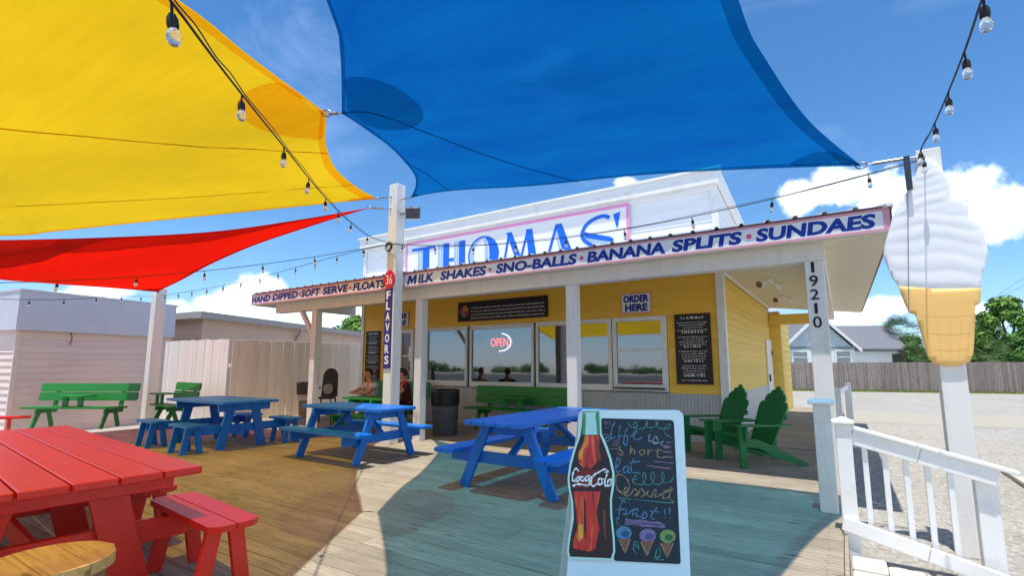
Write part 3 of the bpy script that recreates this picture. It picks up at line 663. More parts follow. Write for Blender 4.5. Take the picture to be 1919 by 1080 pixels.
# ---- fascia sign
fs = thing('fascia_sign', 'long white fascia sign listing ice cream treats in navy letters with pink edges', 'sign', (-5.8, 6.81, 2.88))
FY = frame_y(6.812); a0, a1, fz0, fz1 = WX0 - .34, .56, 2.885, 3.148
m = MB(); m.prism([(a0, fz0), (a1, fz0), (a1, fz1), (a0, fz1)], FY, 0, .016); m.build('panel', SIGNW, fs)
m = MB()
for p in ([(a0, fz0), (a1, fz0), (a1, fz0 + .028), (a0, fz0 + .028)], [(a0, fz1 - .032), (a1, fz1 - .032), (a1, fz1), (a0, fz1)], [(a1 - .06, fz0 + .028), (a1, fz0 + .028), (a1, fz1 - .032), (a1 - .06, fz1 - .032)]): m.prism(p, FY, .0165, .02)
m.build('border', PINK2, fs)
def FX(px): return gy(px, 500, 6.79).x
for wd, p0, p1 in (('HAND', 476, 510), ('DIPPED', 514, 561), ('SOFT', 567, 602), ('SERVE', 607, 654), ('FLOATS', 663, 723), ('ILK', 784, 813), ('SHAKES', 825, 911), ('SNO-BALLS', 929, 1081), ('BANANA', 1100, 1248), ('SPLITS', 1260, 1394), ('SUNDAES', 1420, 1650)):
    lettering('letters', wd, FY, FX(p0), FX(p1), fz0 + .046, fz1 - .048, NAVY, fs, .045, .0175, 0, .12)
mx0, mx1, mz0, mz1 = FX(763), FX(782.5), fz0 + .046, fz1 - .048; mw, mh = mx1 - mx0, mz1 - mz0
m = MB(); m.prism([(mx0 + (x + .14 * y) / 1.14 * mw, mz0 + y * mh) for x, y in ((0, 0), (.06, 1), (.32, 1), (.5, .5), (.68, 1), (.94, 1), (1, 0), (.76, 0), (.74, .58), (.57, .08), (.43, .08), (.26, .58), (.24, 0))], FY, .0175, .0185); m.build('letters', NAVY, fs)
for px in (564, 658, 918, 1090, 1407):
    m = MB(); c = FX(px); m.prism([(c + .033 * math.cos(i * .5236), (fz0 + fz1) / 2 + .033 * math.sin(i * .5236)) for i in range(12)], FY, .0165, .0185); m.build('dot', paint('dot_pink', lin((232, 96, 140)), .45), fs)

# ------------------------------------------------------------------ signs hung on the stand
def plane_sign(name, label, px0, px1, z0, z1, Y, frame_mat, face_mat, cat='sign', fw=.025, group=None):
    x0, x1 = gy(px0, 650, Y).x, gy(px1, 650, Y).x; fr = frame_y(Y)
    t = thing(name, label, cat, ((x0 + x1) / 2, Y, z0), group=group)
    m = MB(); m.prism([(x0, z0), (x1, z0), (x1, z1), (x0, z1)], fr, 0, .016); m.build('panel', frame_mat, t)
    m = MB(); m.prism([(x0 + fw, z0 + fw), (x1 - fw, z0 + fw), (x1 - fw, z1 - fw), (x0 + fw, z1 - fw)], fr, .0165, .018); m.build('face', face_mat, t)
    return t, x0, x1, fr
SGY = YF - .03
za = lambda px, py: gy(px, py, SGY).z
def scribble(fr, x0, x1, z, h, rr, words=6):
    """one line of small print: unreadable in the photo, so short broken strokes"""
    m = MB(); x = x0
    while x < x1 - .01:
        wl = rr.uniform(.03, .10) * (x1 - x0) / .8; e = min(x + wl, x1); q = x
        while q < e:
            a = h * rr.uniform(.45, 1.0); m.prism([(q, z), (q + h * .38, z), (q + h * .38, z + a), (q, z + a)], fr, .0185, .019); q += h * .55
        x = e + h * .6
    return m
rr = random.Random(4)
t, x0, x1, fr = plane_sign('banner', 'wide black banner with a sundae picture and four lines of pale script over the windows', 858, 1028, za(1028, 594), za(1028, 553), SGY, MAROON, BOARDBK)
for i in range(4): scribble(fr, x0 + .42, x1 - .08, za(1028, 594) + .06 + (3 - i) * .085, .042, rr).build('print_line', CHALKW, t)['kind'] = 'stuff'
c = (x0 + .21, (za(1028, 594) + za(1028, 553)) / 2)
m = MB()
for i, (dx, dz, r0, k) in enumerate(((-.06, .02, .09, 0), (.05, .04, .09, 1), (0, -.05, .10, 2), (.02, .09, .07, 1), (.07, -.06, .06, 0))):
    m.prism([(c[0] + dx + r0 * math.cos(a * .5236), c[1] + dz + r0 * math.sin(a * .5236)) for a in range(12)], fr, .0185, .0192 + .0004 * i, k)
m.build('picture', [paint('print_rose', lin((176, 70, 74)), .6), paint('print_orange', lin((204, 130, 50)), .6), paint('print_grey', lin((150, 120, 110)), .6)], t)
def order_sign(label, px0, px1):
    t, x0, x1, fr = plane_sign('order_sign', label, px0, px1, za(1200, 587), za(1200, 549), SGY, PINK2, SIGNW, group='order here signs')
    z0, z1 = za(1200, 587), za(1200, 549); zm = (z0 + z1) / 2
    lettering('letters', 'ORDER', fr, x0 + .045, x1 - .045, zm + .015, z1 - .04, NAVY, t, .06, .0195)
    lettering('letters', 'HERE', fr, x0 + .08, x1 - .08, z0 + .04, zm - .015, NAVY, t, .06, .0195)
order_sign('white ORDER HERE sign with pink edge above the sash window beside the tall menu board', 1167, 1224)
order_sign('white ORDER HERE sign half hidden behind the FLAVORS post', 731, 765)
def menu(label, px0, px1, py0, py1, pxr):
    t, x0, x1, fr = plane_sign('menu_board', label, px0, px1, za(pxr, py1), za(pxr, py0), SGY, MAROON, BOARDBK, 'menu board', .022, 'menu boards on the front wall')
    z0, z1 = za(pxr, py1), za(pxr, py0); rr = random.Random(px0); z = z1 - .10; i = 0; ln = MB(); hd = MB()
    while z > z0 + .05:
        big = i % 5 == 0; h = .05 if big else .026; wd = (x1 - x0) * rr.uniform(.5, .62 if big else .88); c = (x0 + x1) / 2
        q = scribble(fr, c - wd / 2, c + wd / 2, z, h, rr); (hd if big else ln).add(q.v, q.f); z -= h + (.035 if big else .022); i += 1
    ln.build('print', CHALKW, t)['kind'] = 'stuff'; hd.build('heading', SIGNW, t)['kind'] = 'stuff'
menu('tall black menu board with rows of white print beside the right window', 1266, 1334, 588, 721, 1300)
menu('tall black menu board left of the FLAVORS post, behind the seated people', 686, 713, 621, 760, 700)
# neon sign in the second window
t = thing('neon_sign', 'lit neon OPEN sign in a pale ring behind the wide window glass', 'neon sign', (gy(940, 640, 9.99).x, 9.975, gy(940, 660, 9.99).z))
fr = frame_y(9.975); c = gy(938, 642, 9.975)
lettering('letters', 'OPEN', fr, c.x - .28, c.x + .22, c.z - .10, c.z + .10, glow('neon_pink', (1, .22, .26), 1.0), t, -.01, .008)
m = MB(); m.tube([(c.x + .30 * math.cos(R(a)), 9.965, c.z + .21 * math.sin(R(a))) for a in range(-95, 86, 8)], .013, 6); m.build('ring', glow('neon_lilac', (.62, .62, 1), 1.1), t)

# ------------------------------------------------------------------ posts in the yard
tp = thing('sail_post', 'tall white square post between the blue tables with FLAVORS sign and knotted cables', 'post', (-6.98, 6.61, 0))
m = MB(); m.box(-7.09, -6.87, 6.5, 6.72, 0, 4.87, .008); m.build('pole', POSTW, tp)
m = MB(); m.lathe((-7.03, 6.492, 4.62), [(.02, -.01), (.02, .01)], 8); m.lathe((-7.03, 6.492, 4.38), [(.02, -.01), (.02, .01)], 8); m.build('eye_bolt', STEEL, tp)
lp = thing('sail_post', 'white square post in front of the pale shed, holding the tip of the red sail', 'post', (-14.95, 5.85, GZ))
m = MB(); m.box(-15.08, -14.83, 5.73, 5.98, GZ, 3.42, .008); m.build('pole', POSTW, lp)
fl = thing('flavors_sign', 'upright purple FLAVORS sign with a red 36 disc fixed to the tall post', 'sign', (-6.98, 6.49, 1.36))
fr = frame_y(6.498); z0, z1 = gy(735, 691, 6.49).z, gy(735, 540, 6.49).z
m = MB(); m.prism([(-7.085, z0), (-6.9, z0), (-6.9, z1), (-7.085, z1)], fr, 0, .016); m.build('board', PURPLE, fl)
hh = (z1 - z0 - .08) / 7
for i, ch in enumerate('FLAVORS'): lettering('letter', ch, fr, -7.05, -6.94, z1 - .05 - (i + 1) * hh + .045, z1 - .05 - i * hh, SIGNW, fl, .03, .0175)
zc_ = gy(733, 524, 6.49).z; m = MB(); m.prism([(-6.99 + .14 * math.cos(i * .2618), zc_ + .18 * math.sin(i * .2618)) for i in range(24)], fr, .0, .02); m.build('disc', REDS, fl)
lettering('number', '36', fr, -7.07, -6.91, zc_ - .09, zc_ + .09, SIGNW, fl, .0, .0215)
t = thing('floodlight', 'grey box floodlight fixed near the top of the tall white post', 'floodlight', (-6.7, 6.62, 4.2))
p = pf(774, 399, ((Vector((-6.7, 6.6, 4.3)) - CO).dot(FW)))
m = MB(); m.obox(p, RT * .13, (FW + Vector((0, 0, .25))).normalized() * .07, UPV * .11, .015); m.build('housing', paint('lamp_grey', lin((72, 74, 80)), .5), t)
m = MB(); m.obox(p - UPV * .115, RT * .11, FW * .06, UPV * .006, .002); m.build('lens', paint('lamp_lens_white', lin((214, 214, 210)), .3), t)
m = MB(); m.bar((-6.87, 6.6, 4.28), p, .04, .05, .004); m.build('bracket', STEEL, t)
hn = thing('house_number', 'black upright digits 19210 on the corner porch post', 'house number', (-.2, 7.055, 1.9)); fr = frame_y(7.058)
for ch, px, py in zip('19210', (1521, 1523.5, 1526, 1529, 1531.5), (511, 528.5 + 8, 565, 583 + 6, 603)): pass
for ch, px, py0, py1 in (('1', 1522, 491, 511), ('9', 1524, 516, 537), ('2', 1526, 542, 562), ('1', 1528.5, 568, 588), ('0', 1531, 593, 615)):
    a, b = gy(px, py0, 7.05), gy(px, py1, 7.05); hw = .017 if ch == '1' else .046
    lettering('digit', ch, fr, a.x - hw, a.x + hw, b.z, a.z, BLACK, hn, .012, .006)

# ------------------------------------------------------------------ shade sails
def sail(name, label, edges, mats, patches, seams, loc, hard=()):
    """four boundary curves (corner to corner, in turn) filled as a tensioned sheet"""
    t = thing(name, label, 'shade sail', loc, group='shade sails over the yard')
    NS = 56
    def resample(P):
        q = smooth_pts(P, 14); L = [0]
        for a, b in zip(q, q[1:]): L.append(L[-1] + (b - a).length)
        out = []; j = 0
        for i in range(NS + 1):
            d = L[-1] * i / NS
            while j < len(L) - 2 and L[j + 1] < d: j += 1
            f = (d - L[j]) / max(1e-9, L[j + 1] - L[j]); out.append(q[j].lerp(q[j + 1], min(1, max(0, f))))
        return out
    E0, E1, E2, E3 = [resample(e) for e in edges]             # A->B, B->C, C->D, D->A
    def at(u, v):
        def s(E, x): x = min(max(x, 0), 1) * NS; i = min(int(x), NS - 1); return E[i].lerp(E[i + 1], x - i)
        c0, c1, d0, d1 = s(E0, u), s(E2, 1 - u), s(E3, 1 - v), s(E1, v)
        A, B, Cc, D = E0[0], E0[-1], E2[0], E2[-1]
        return c0 * (1 - v) + c1 * v + d0 * (1 - u) + d1 * u - (A * (1 - u) * (1 - v) + B * u * (1 - v) + Cc * u * v + D * (1 - u) * v)
    cor = [(E0[0], 0, 0), (E0[-1], 1, 0), (E2[0], 1, 1), (E2[-1], 0, 1)]
    base_at = at
    def at(u, v):
        p = base_at(u, v); fall = min(1, min(u, v, 1 - u, 1 - v) / .03); dz = 0
        if fall > 0:
            for k, (c, a, b) in enumerate(cor):
                d = (p - c).length; th = math.atan2(abs(v - b) + 1e-6, abs(u - a) + 1e-6); dz += .016 * math.exp(-d / 1.3) * min(1, d / .25) * math.sin(17 * th + k * 1.7) + .006 * math.exp(-d / 2.5) * math.sin(31 * th + k)
        return p + Vector((0, 0, dz * fall))
    m = MB(); vs = [at(i / NS, j / NS) for j in range(NS + 1) for i in range(NS + 1)]
    m.add(vs, [(j * (NS + 1) + i, j * (NS + 1) + i + 1, (j + 1) * (NS + 1) + i + 1, (j + 1) * (NS + 1) + i) for j in range(NS) for i in range(NS)], 0, True)
    cf = list(m.f); wv = list(vs); m.build('canopy', mats[0], t)
    dn = Vector((0, 0, -.006))
    ew = .019
    for k in range(4):                                        # webbing along each edge
        m = MB(); P = []
        for i in range(NS + 1):
            x = i / NS
            a, b = [((x, 0), (x, ew)), ((1, x), (1 - ew, x)), ((1 - x, 1), (1 - x, 1 - ew)), ((0, 1 - x), (ew, 1 - x))][k]
            P += [at(*a) + dn, at(*b) + dn]
        m.add(P, [(2 * i, 2 * i + 1, 2 * i + 3, 2 * i + 2) for i in range(NS)], 0, True); m.build('edge_webbing', mats[1], t)
    from mathutils.bvhtree import BVHTree
    tree_ = BVHTree.FromPolygons([tuple(q) for q in wv], cf)
    for P in [p for p in patches if len(p) != 4]:             # reinforcing patch: outline carried onto the cloth along sight lines
        q = smooth_pts([Vector(p) for p in P], 4, True); c = sum(q, Vector((0, 0))) / len(q); K = 7; ms = MB(); n = len(q); idx = {}
        for i in range(n):
            for k in range(K + 1):
                p2 = c.lerp(q[i], k / K); d = ray(p2.x, p2.y).normalized(); hit = tree_.ray_cast(CO, d)
                if hit[0] is not None: idx[i, k] = len(ms.v); ms.v.append(tuple(hit[0] - d * .007))
        for i in range(n):
            for k in range(K):
                f = [idx.get((i, k)), idx.get((i, k + 1)), idx.get(((i + 1) % n, k + 1)), idx.get(((i + 1) % n, k))]
                if None not in f: ms.f.append(tuple(f)); ms.mi.append(0); ms.sm.append(True)
        ms.build('corner_patch', mats[1], t)
    for cu, cv, ru, rv in [p for p in patches if len(p) == 4]:
        m = MB(); c = at(cu, cv) + dn * 2; P = [c]; n = 14; K = 4
        for q in range(1, K + 1):
            for i in range(n + 1):
                a = min(max(math.pi / 2 * i / n, 1e-6), math.pi / 2 - 1e-6); s = q / K
                P.append(at(abs(cu - ru * s * math.cos(a) ** .5), abs(cv - rv * s * math.sin(a) ** .5)) + dn * 2)
        f = [(0, 1 + i, 2 + i) for i in range(n)]
        for q in range(K - 1): f += [(1 + q * (n + 1) + i, 1 + (q + 1) * (n + 1) + i, 2 + (q + 1) * (n + 1) + i, 2 + q * (n + 1) + i) for i in range(n)]
        m.add(P, f, 0, True); m.build('corner_patch', mats[1], t)
    for a, b in seams:
        m = MB(); m.tube([at(a[0] + (b[0] - a[0]) * i / 20, a[1] + (b[1] - a[1]) * i / 20) + dn * .6 for i in range(21)], .005, 4); m.build('seam', mats[2], t)
    for a, b in hard:
        a, b = Vector(a), Vector(b); d = b - a; m = MB()
        m.tube([a + d.normalized() * .05 * math.cos(x) + UPV * .03 * math.sin(x) for x in [i * .6283 for i in range(11)]], .008, 5)
        m.tube([a + d * .12, a + d * .2], .008, 6); m.tube([a + d * .2, a + d * .7], .017, 8); m.tube([a + d * .7, b], .007, 6); m.build('turnbuckle', STEEL, t)
    return t
Qb, B1, B2, B3 = (-3.70, 2.785, 3.715), (-6.555, 6.55, 4.54), (.31, 6.05, 3.43), (.35, -1.9, 3.3)
sail('shade_sail', 'big blue shade sail stretched over the middle of the deck', [
    [Qb, (-4.18, 3.5, 3.965), (-4.62, 4.3, 4.14), (-5.36, 5.4, 4.365), (-5.95, 6.05, 4.49), B1],
    [B1, (-5.2, 6.12, 4.27), tuple(gy(1000, 348, 5.95)), tuple(gy(1200, 328, 5.93)), tuple(gy(1420, 316, 5.98)), B2],
    [B2, (-.07, 4.72, 3.43), (-.27, 3.56, 3.42), (-.335, 2.82, 3.42), (-.3, 1.0, 3.40), B3],
    [B3, (-1.1, .1, 3.4), (-2.35, 1.63, 3.5), (-2.71, 2.0, 3.54), Qb]], (BSAIL, BPATCH, BSEAM),
    [[(646, 150), (649, 180), (652, 206), (674, 226), (702, 240), (740, 244), (775, 238), (793, 222), (788, 200), (765, 178), (735, 160), (700, 148), (670, 143)], [(1480, 309), (1500, 296), (1530, 286), (1558, 284), (1580, 294), (1604, 306), (1560, 309), (1520, 310)], (1, 0, .04, .04)], [((0, .0), (1, .55)), ((.5, 0), (1, .2))], (-2.5, 3, 3.4),
    [(B2, (.80, 6.0, 3.40)), (B1, (-6.87, 6.6, 4.56))])
Qy, Y1, Y4, Y2 = (-3.83, 2.716, 3.72), (-7.45, 6.5, 4.67), (-12.6, -3.2, 2.75), (-1.9, -4.0, 2.75)
sail('shade_sail', 'yellow shade sail with orange corner patch hung over the red table', [
    [Qy, (-4.2, 2.98, 3.84), (-4.98, 3.55, 4.01), (-6.2, 4.62, 4.345), (-7.06, 5.7, 4.58), Y1],
    [Y1, tuple(gy(550, 388, 5.45)), tuple(gy(400, 403, 4.65)), tuple(gy(300, 413, 4.0)), tuple(gy(100, 434, 2.8)), tuple(gy(5, 442, 2.1)), (-11.9, -.4, 3.05), Y4],
    [Y4, (-9.0, -3.1, 2.85), (-5.0, -3.3, 2.82), Y2],
    [Y2, (-2.25, -1.8, 2.98), (-2.45, .10, 3.15), (-2.737, 1.047, 3.275), (-3.12, 1.63, 3.42), Qy]], (YSAIL, YPATCH, YSEAM),
    [[(527, 156), (570, 182), (602, 206), (605, 235), (602, 260), (575, 260), (530, 254), (490, 243), (458, 224), (443, 204), (448, 184), (470, 167), (500, 157)], (1, 0, .04, .04)], [((.80, 0), (.72, 1)), ((.35, 0), (.4, 1))], (-6, 2, 3.2),
    [(Qy, Qb), (Y1, (-7.09, 6.55, 4.64))])
R1, R2, R3 = (-7.61, 6.45, 4.49), (-14.6, 5.66, 3.29), (-12.9, 1.2, 3.2)
sail('shade_sail', 'red shade sail slung low between the tall post and the shed post', [
    [R1, (-8.62, 6.1, 4.26), (-10.4, 5.8, 3.99), (-11.95, 5.65, 3.71), (-13.2, 5.6, 3.45), R2],
    [R2, (-13.97, 4.4, 3.175), (-13.69, 3.4, 3.10), (-13.48, 2.6, 3.05), (-13.3, 1.9, 3.08)],
    [(-13.3, 1.9, 3.08), R3, (-12.9, 1.7, 3.55)],
    [(-12.9, 1.7, 3.55), tuple(gy(5, 450, 2.4)), tuple(gy(200, 445, 3.3)), tuple(gy(400, 434, 4.5)), tuple(gy(560, 412, 5.5)), R1]], (RSAIL, RPATCH, RPATCH),
    [(1, 0, .05, .12)], [], (-11, 4, 3.2), [(R1, (-7.09, 6.55, 4.40)), (R2, (-14.83, 5.8, 3.30))])

# ------------------------------------------------------------------ strings of bulbs
sock = MB(); sock.tube([(0, 0, 0), (.004, 0, -.05)], .0055, 5); sock.lathe((.004, 0, -.10), [(.018, 0), (.020, .010), (.019, .036), (.012, .052)], 10); SOCK = sock.mesh('socket', WIRE)
bl = MB(); bl.lathe((.004, 0, -.168), [(.004, 0), (.015, .004), (.023, .020), (.025, .036), (.020, .053), (.012, .068)], 14); BULBM = bl.mesh('bulb', BULB)
clp = MB(); clp.lathe((0, 0, -.02), [(.009, 0), (.012, .01), (.012, .03), (.009, .04)], 8); CLIP = clp.mesh('clip', WIRE)
def strand(label, pts, step, sag=0., first=.3, double=False, smooth=True, r=.0055):
    P = smooth_pts(pts, 12) if smooth else [Vector(p) for p in pts]
    if sag:
        a, b = Vector(pts[0]), Vector(pts[-1]); P = [a.lerp(b, i / 40) - Vector((0, 0, sag * 4 * (i / 40) * (1 - i / 40))) for i in range(41)]
    t = thing('string_light', label, 'string lights', tuple(P[0]), group='strings of hanging bulbs')
    m = MB(); m.tube(P, r, 5); m.build('wire', WIRE, t)
    if double:
        m = MB(); m.tube([q + Vector((.006, .004, .010 + .012 * math.sin(i * .26) ** 2)) for i, q in enumerate(P)], .003, 4); m.build('support_cable', WIRE, t)
    d = 0; nxt = first; L0 = t.location
    for a, b in zip(P, P[1:]):
        l = (b - a).length
        while nxt <= d + l:
            p = a.lerp(b, (nxt - d) / l)
            s = bpy.data.objects.new('socket', SOCK); col.objects.link(s); s.parent = t; s.location = p - L0; s.rotation_euler = (rr.uniform(-.12, .12), rr.uniform(-.12, .12), rr.uniform(0, 6))
            q = bpy.data.objects.new('bulb', BULBM); col.objects.link(q); q.parent = s; s.scale = (.9, .9, .9)
            nxt += step
        d += l
KN = (-6.98, 6.46, 3.68)
strand('string of clear bulbs swooping from overhead, past the yellow sail, to the tall post', [(-1.5, -3.0, 3.2), (-1.2, -.6, 2.75), tuple(pf(240, -90, 1.35)), tuple(pf(325, 8, 1.65)), tuple(pf(400, 108, 2.1)), tuple(pf(460, 185, 2.65)), tuple(pf(540, 285, 3.7)), tuple(pf(592, 350, 4.9)), tuple(pf(625, 387, 6.1)), tuple(pf(650, 411, 7.2)), tuple(pf(690, 442, 8.5)), KN], 1.0, double=True, first=.92)
BR = (.80, 5.98, 3.36)
strand('string of bulbs drooping from the tall post to the bracket beside the big cone', [KN, BR], .88, .32, .35, True)
strand('string of bulbs rising from the cone bracket over the upper right sky', [BR, tuple(pf(1725, 283, 4.3)), tuple(pf(1745, 245, 3.8)), tuple(pf(1770, 190, 3.25)), tuple(pf(1808, 95, 2.55)), tuple(pf(1842, -5, 2.05)), tuple(pf(1895, -130, 1.6)), (1.25, .2, 3.05), (1.9, -3.0, 3.3)], .66, double=True, first=.12)
strand('upper of the two thin strings of bulbs running left from the tall post', [KN, tuple(pf(600, 480, 9.0)), tuple(pf(447, 501, 8.2)), tuple(pf(280, 517, 7.4)), tuple(pf(100, 527, 6.7)), tuple(pf(-60, 532, 6.2))], .86, first=.5)
strand('lower string of bulbs running left from the tall post to the shed post', [KN, tuple(pf(652, 475, 9.6)), tuple(pf(567, 498, 10.3)), tuple(pf(490, 519, 11.1)), tuple(pf(393, 540, 12.0)), (-14.85, 5.85, 3.22)], .66, first=.5)
strand('string of bulbs leaving the shed post across the front of the pale shed', [(-15.0, 5.75, 3.2), tuple(pf(208, 556, 11.6)), tuple(pf(145, 561, 10.8)), tuple(pf(78, 562, 10.0)), tuple(pf(-10, 561, 9.2))], .72, first=.5)
t = thing('cable_coil', 'tangle of coiled black cable tied around the tall post', 'cable', KN); m = MB()
for k in range(5):
    a0 = rr.uniform(0, 6); r0 = rr.uniform(.05, .12)
    m.tube([(-6.99 + rr.uniform(-.004, .004) + r0 * math.cos(a0 + i * .5) + .02 * k - .05, 6.47 - .012 * k, 3.62 + r0 * math.sin(a0 + i * .5)) for i in range(13)], .006, 5)
m.tube([(-6.98 + .175 * math.cos(i * .4), 6.61 + .175 * math.sin(i * .4), 3.66) for i in range(17)], .008, 5)
m.build('coil', WIRE, t)
# ------------------------------------------------------------------ the big cone and its post
CY = 5.99
ct = thing('cone_sign', 'giant painted cutout of a vanilla swirl cone on a tall white post', 'sign', (.9, 6.0, GZ))
m = MB(); m.box(.745, .93, 6.02, 6.2, GZ, 3.47, .006); m.build('pole', POSTW, ct)
fr = frame_y(CY + .03)
def cpx(P): return [(gy(x, y, CY).x, gy(x, y, CY).z) for x, y in P]
sw = [(1672, 520), (1663, 498), (1656, 478), (1660, 452), (1668, 425), (1676, 396), (1690, 372), (1702, 356), (1712, 335), (1722, 312), (1733, 296), (1750, 302), (1764, 316), (1776, 334), (1781, 356), (1783, 368), (1800, 372), (1813, 384), (1818, 404), (1832, 416), (1842, 432), (1847, 452), (1852, 474), (1847, 498), (1840, 522), (1838, 540), (1790, 541), (1740, 541), (1684, 536)]
co = [(1684, 536), (1740, 541), (1790, 541), (1838, 540), (1838, 556), (1837, 568), (1828, 574), (1827, 600), (1826, 640), (1824, 664), (1818, 678), (1800, 685), (1775, 686), (1752, 683), (1740, 672), (1733, 650), (1724, 615), (1716, 590), (1704, 586), (1696, 570), (1688, 548)]
def relief(name, poly, mat, fn, nx, nz, parent):
    """cutout board whose face is moulded: the outline is cut into a fine grid and pushed out by fn(x, z)"""
    bm = bmesh.new(); vs = [bm.verts.new((x, 0, z)) for x, z in poly]; bm.faces.new(vs)
    xs = [p[0] for p in poly]; zs = [p[1] for p in poly]; x0, x1, z0, z1 = min(xs), max(xs), min(zs), max(zs)
    for i in range(1, nx): bmesh.ops.bisect_plane(bm, geom=bm.verts[:] + bm.edges[:] + bm.faces[:], plane_co=(x0 + (x1 - x0) * i / nx, 0, 0), plane_no=(1, 0, 0))
    for i in range(1, nz): bmesh.ops.bisect_plane(bm, geom=bm.verts[:] + bm.edges[:] + bm.faces[:], plane_co=(0, 0, z0 + (z1 - z0) * i / nz), plane_no=(0, 0, 1))
    bmesh.ops.triangulate(bm, faces=[f for f in bm.faces if len(f.verts) > 4])
    n = len(poly); seg = [(Vector(poly[i]), Vector(poly[(i + 1) % n])) for i in range(n)]
    bd = {v for e in bm.edges if e.is_boundary for v in e.verts}
    for v in bm.verts:
        p = Vector((v.co.x, v.co.z)); d = 9
        for a, b in seg:
            ab = b - a; t_ = max(0, min(1, (p - a).dot(ab) / max(1e-9, ab.length_squared))); d = min(d, (p - a - ab * t_).length)
        k = min(1, d / .05); v.co.y = -.03 * (1 if v not in bd else 1) - fn(v.co.x, v.co.z) * k
    ext = bmesh.ops.extrude_edge_only(bm, edges=[e for e in bm.edges if e.is_boundary])
    for v in [g_ for g_ in ext['geom'] if isinstance(g_, bmesh.types.BMVert)]: v.co.y = .0
    back = [e for e in bm.edges if e.is_boundary]; bmesh.ops.contextual_create(bm, geom=back)
    bmesh.ops.recalc_face_normals(bm, faces=bm.faces[:])
    me = bpy.data.meshes.new(name); bm.to_mesh(me); bm.free(); inv = wmat(parent).inverted(); O_ = fr[0]
    for v in me.vertices: v.co = inv @ Vector((v.co.x, O_.y + v.co.y, v.co.z))
    for p in me.polygons: p.use_smooth = abs(p.normal.y) > .5
    me.materials.append(mat); o = bpy.data.objects.new(name, me); col.objects.link(o); o.parent = parent; return o
swp = [tuple(q) for q in smooth_pts([Vector(p) for p in cpx(sw[:25])], 3)] + cpx(sw[25:])
zlo, zhi = min(p[1] for p in swp), max(p[1] for p in swp); xc = sum(p[0] for p in swp) / len(swp)
def swirl_fn(x, z):
    h = (z - zlo) / (zhi - zlo); per = .19 - .08 * h
    u = (z - zlo + (.22 * (x - xc) if h < .60 else -.42 * (x - xc)) + .06 * ((x - xc) / .35) ** 2 + .02 * math.sin(x * 13 + z * 5)) / per
    f = u - math.floor(u); return (.0040 + .0014 * math.sin(math.floor(u) * 2.3)) * (math.sin(math.pi * f) ** .75) + .005
relief('swirl', swp, SOFTW, swirl_fn, 22, 70, ct)
relief('wafer', cpx(co), CONEO, lambda x, z: .006, 10, 16, ct)
m = MB()
for x0, x1 in ((1735, 1746), (1757, 1763), (1780, 1780), (1802, 1797), (1818, 1812)): m.ribbon([Vector(q) for q in cpx([(x0, 600), (x1, 672)])], .005, fr, .0368)
for y in (592, 625, 655): m.ribbon([Vector(q) for q in cpx([(1727 + (y - 592) * .24, y), (1780, y + 3), (1818, y - 1)])], .005, fr, .0368)
m.build('wafer_line', CONEL, ct)
t = thing('cable_bracket', 'dark metal bracket with hanging cord at the left edge of the big cone', 'bracket', (.81, 5.95, 3.25))
a, b = gy(1692, 294, 5.95), gy(1706, 356, 5.95)
m = MB(); m.box(a.x, b.x + .02, 5.93, 5.955, b.z, a.z, .004); m.build('plate', paint('bracket_grey', lin((62, 66, 76)), .45, metal=.4), t)
m = MB(); p = gy(1701, 356, 5.962); q = gy(1703, 585, 5.962); m.tube([p, ((p.x + q.x) / 2, 5.962, (p.z + q.z) / 2), q], .0035, 5); m.build('cord', paint('grey_cord', lin((120, 128, 140)), .5), t)

# ------------------------------------------------------------------ ramp railing
rl = thing('ramp_railing', 'white sloping vinyl handrail with square balusters beside the gravel at lower right', 'railing', (.5, 5.3, GZ))
def newel(x, y, s, z0, z1, cap=True, parent=rl):
    m = MB(); m.box(x - s / 2, x + s / 2, y - s / 2, y + s / 2, z0, z1, .006); n = m.build('newel_post', WHITE, parent)
    if cap:
        m = MB(); k = s / 2 + .025; m.box(x - k, x + k, y - k, y + k, z1 + .001, z1 + .03, .008); zt = z1 + .03; k2 = s / 2 + .012
        m.add([(x - k2, y - k2, zt), (x + k2, y - k2, zt), (x + k2, y + k2, zt), (x - k2, y + k2, zt), (x, y, zt + .035)], [(0, 1, 4), (1, 2, 4), (2, 3, 4), (3, 0, 4)]); m.build('post_cap', WHITE, n)
    return n
RY = 5.28
newel(-.035, RY, .115, GZ, .90); newel(.855, RY + .085, .13, GZ, .58, False)
def rz(x): return .80 - .265 * x
for nm, x0, x1 in (('top_rail', .02, .46), ('top_rail', .465, .92)):
    m = MB(); m.bar((x0, RY - .005, rz(x0)), (x1, RY - .005, rz(x1)), .045, .125, .006); t = m.build(nm, WHITE, rl)
    m = MB(); e = x1 + (.12 if x1 > .8 else 0); m.bar((x0, RY - .005, rz(x0) + .080), (e, RY - .005, rz(e) + .080), .085, .032, .010); m.build('cap_rail', WHITE, t)
for x0, x1 in ((-.09, .46), (.465, .93)):
    m = MB(); m.bar((x0, RY - .068, .065 - .265 * x0), (x1, RY - .068, .065 - .265 * x1), .04, .11, .006); m.build('bottom_rail', WHITE, rl)
for x in (.105, .24, .375, .51, .645):
    m = MB(); m.box(x - .02, x + .02, RY - .002, RY + .038, -.05 - .265 * x, rz(x) - .062, .004); m.build('baluster', WHITE, rl)
cn = thing('newel_post', 'stout white capped post in front of the numbered porch column', 'post', (-.195, 5.9, 0))
m = MB(); m.box(-.275, -.125, 5.83, 5.98, 0, 1.02, .006); m.build('shaft', POSTW, cn)
m = MB(); m.box(-.315, -.085, 5.79, 6.02, 1.021, 1.065, .012); m.build('cap', WHITE, cn)
fr_ = thing('side_railing', 'short white stair rail standing at the far side edge of the deck', 'railing', (.05, 12.6, 0))
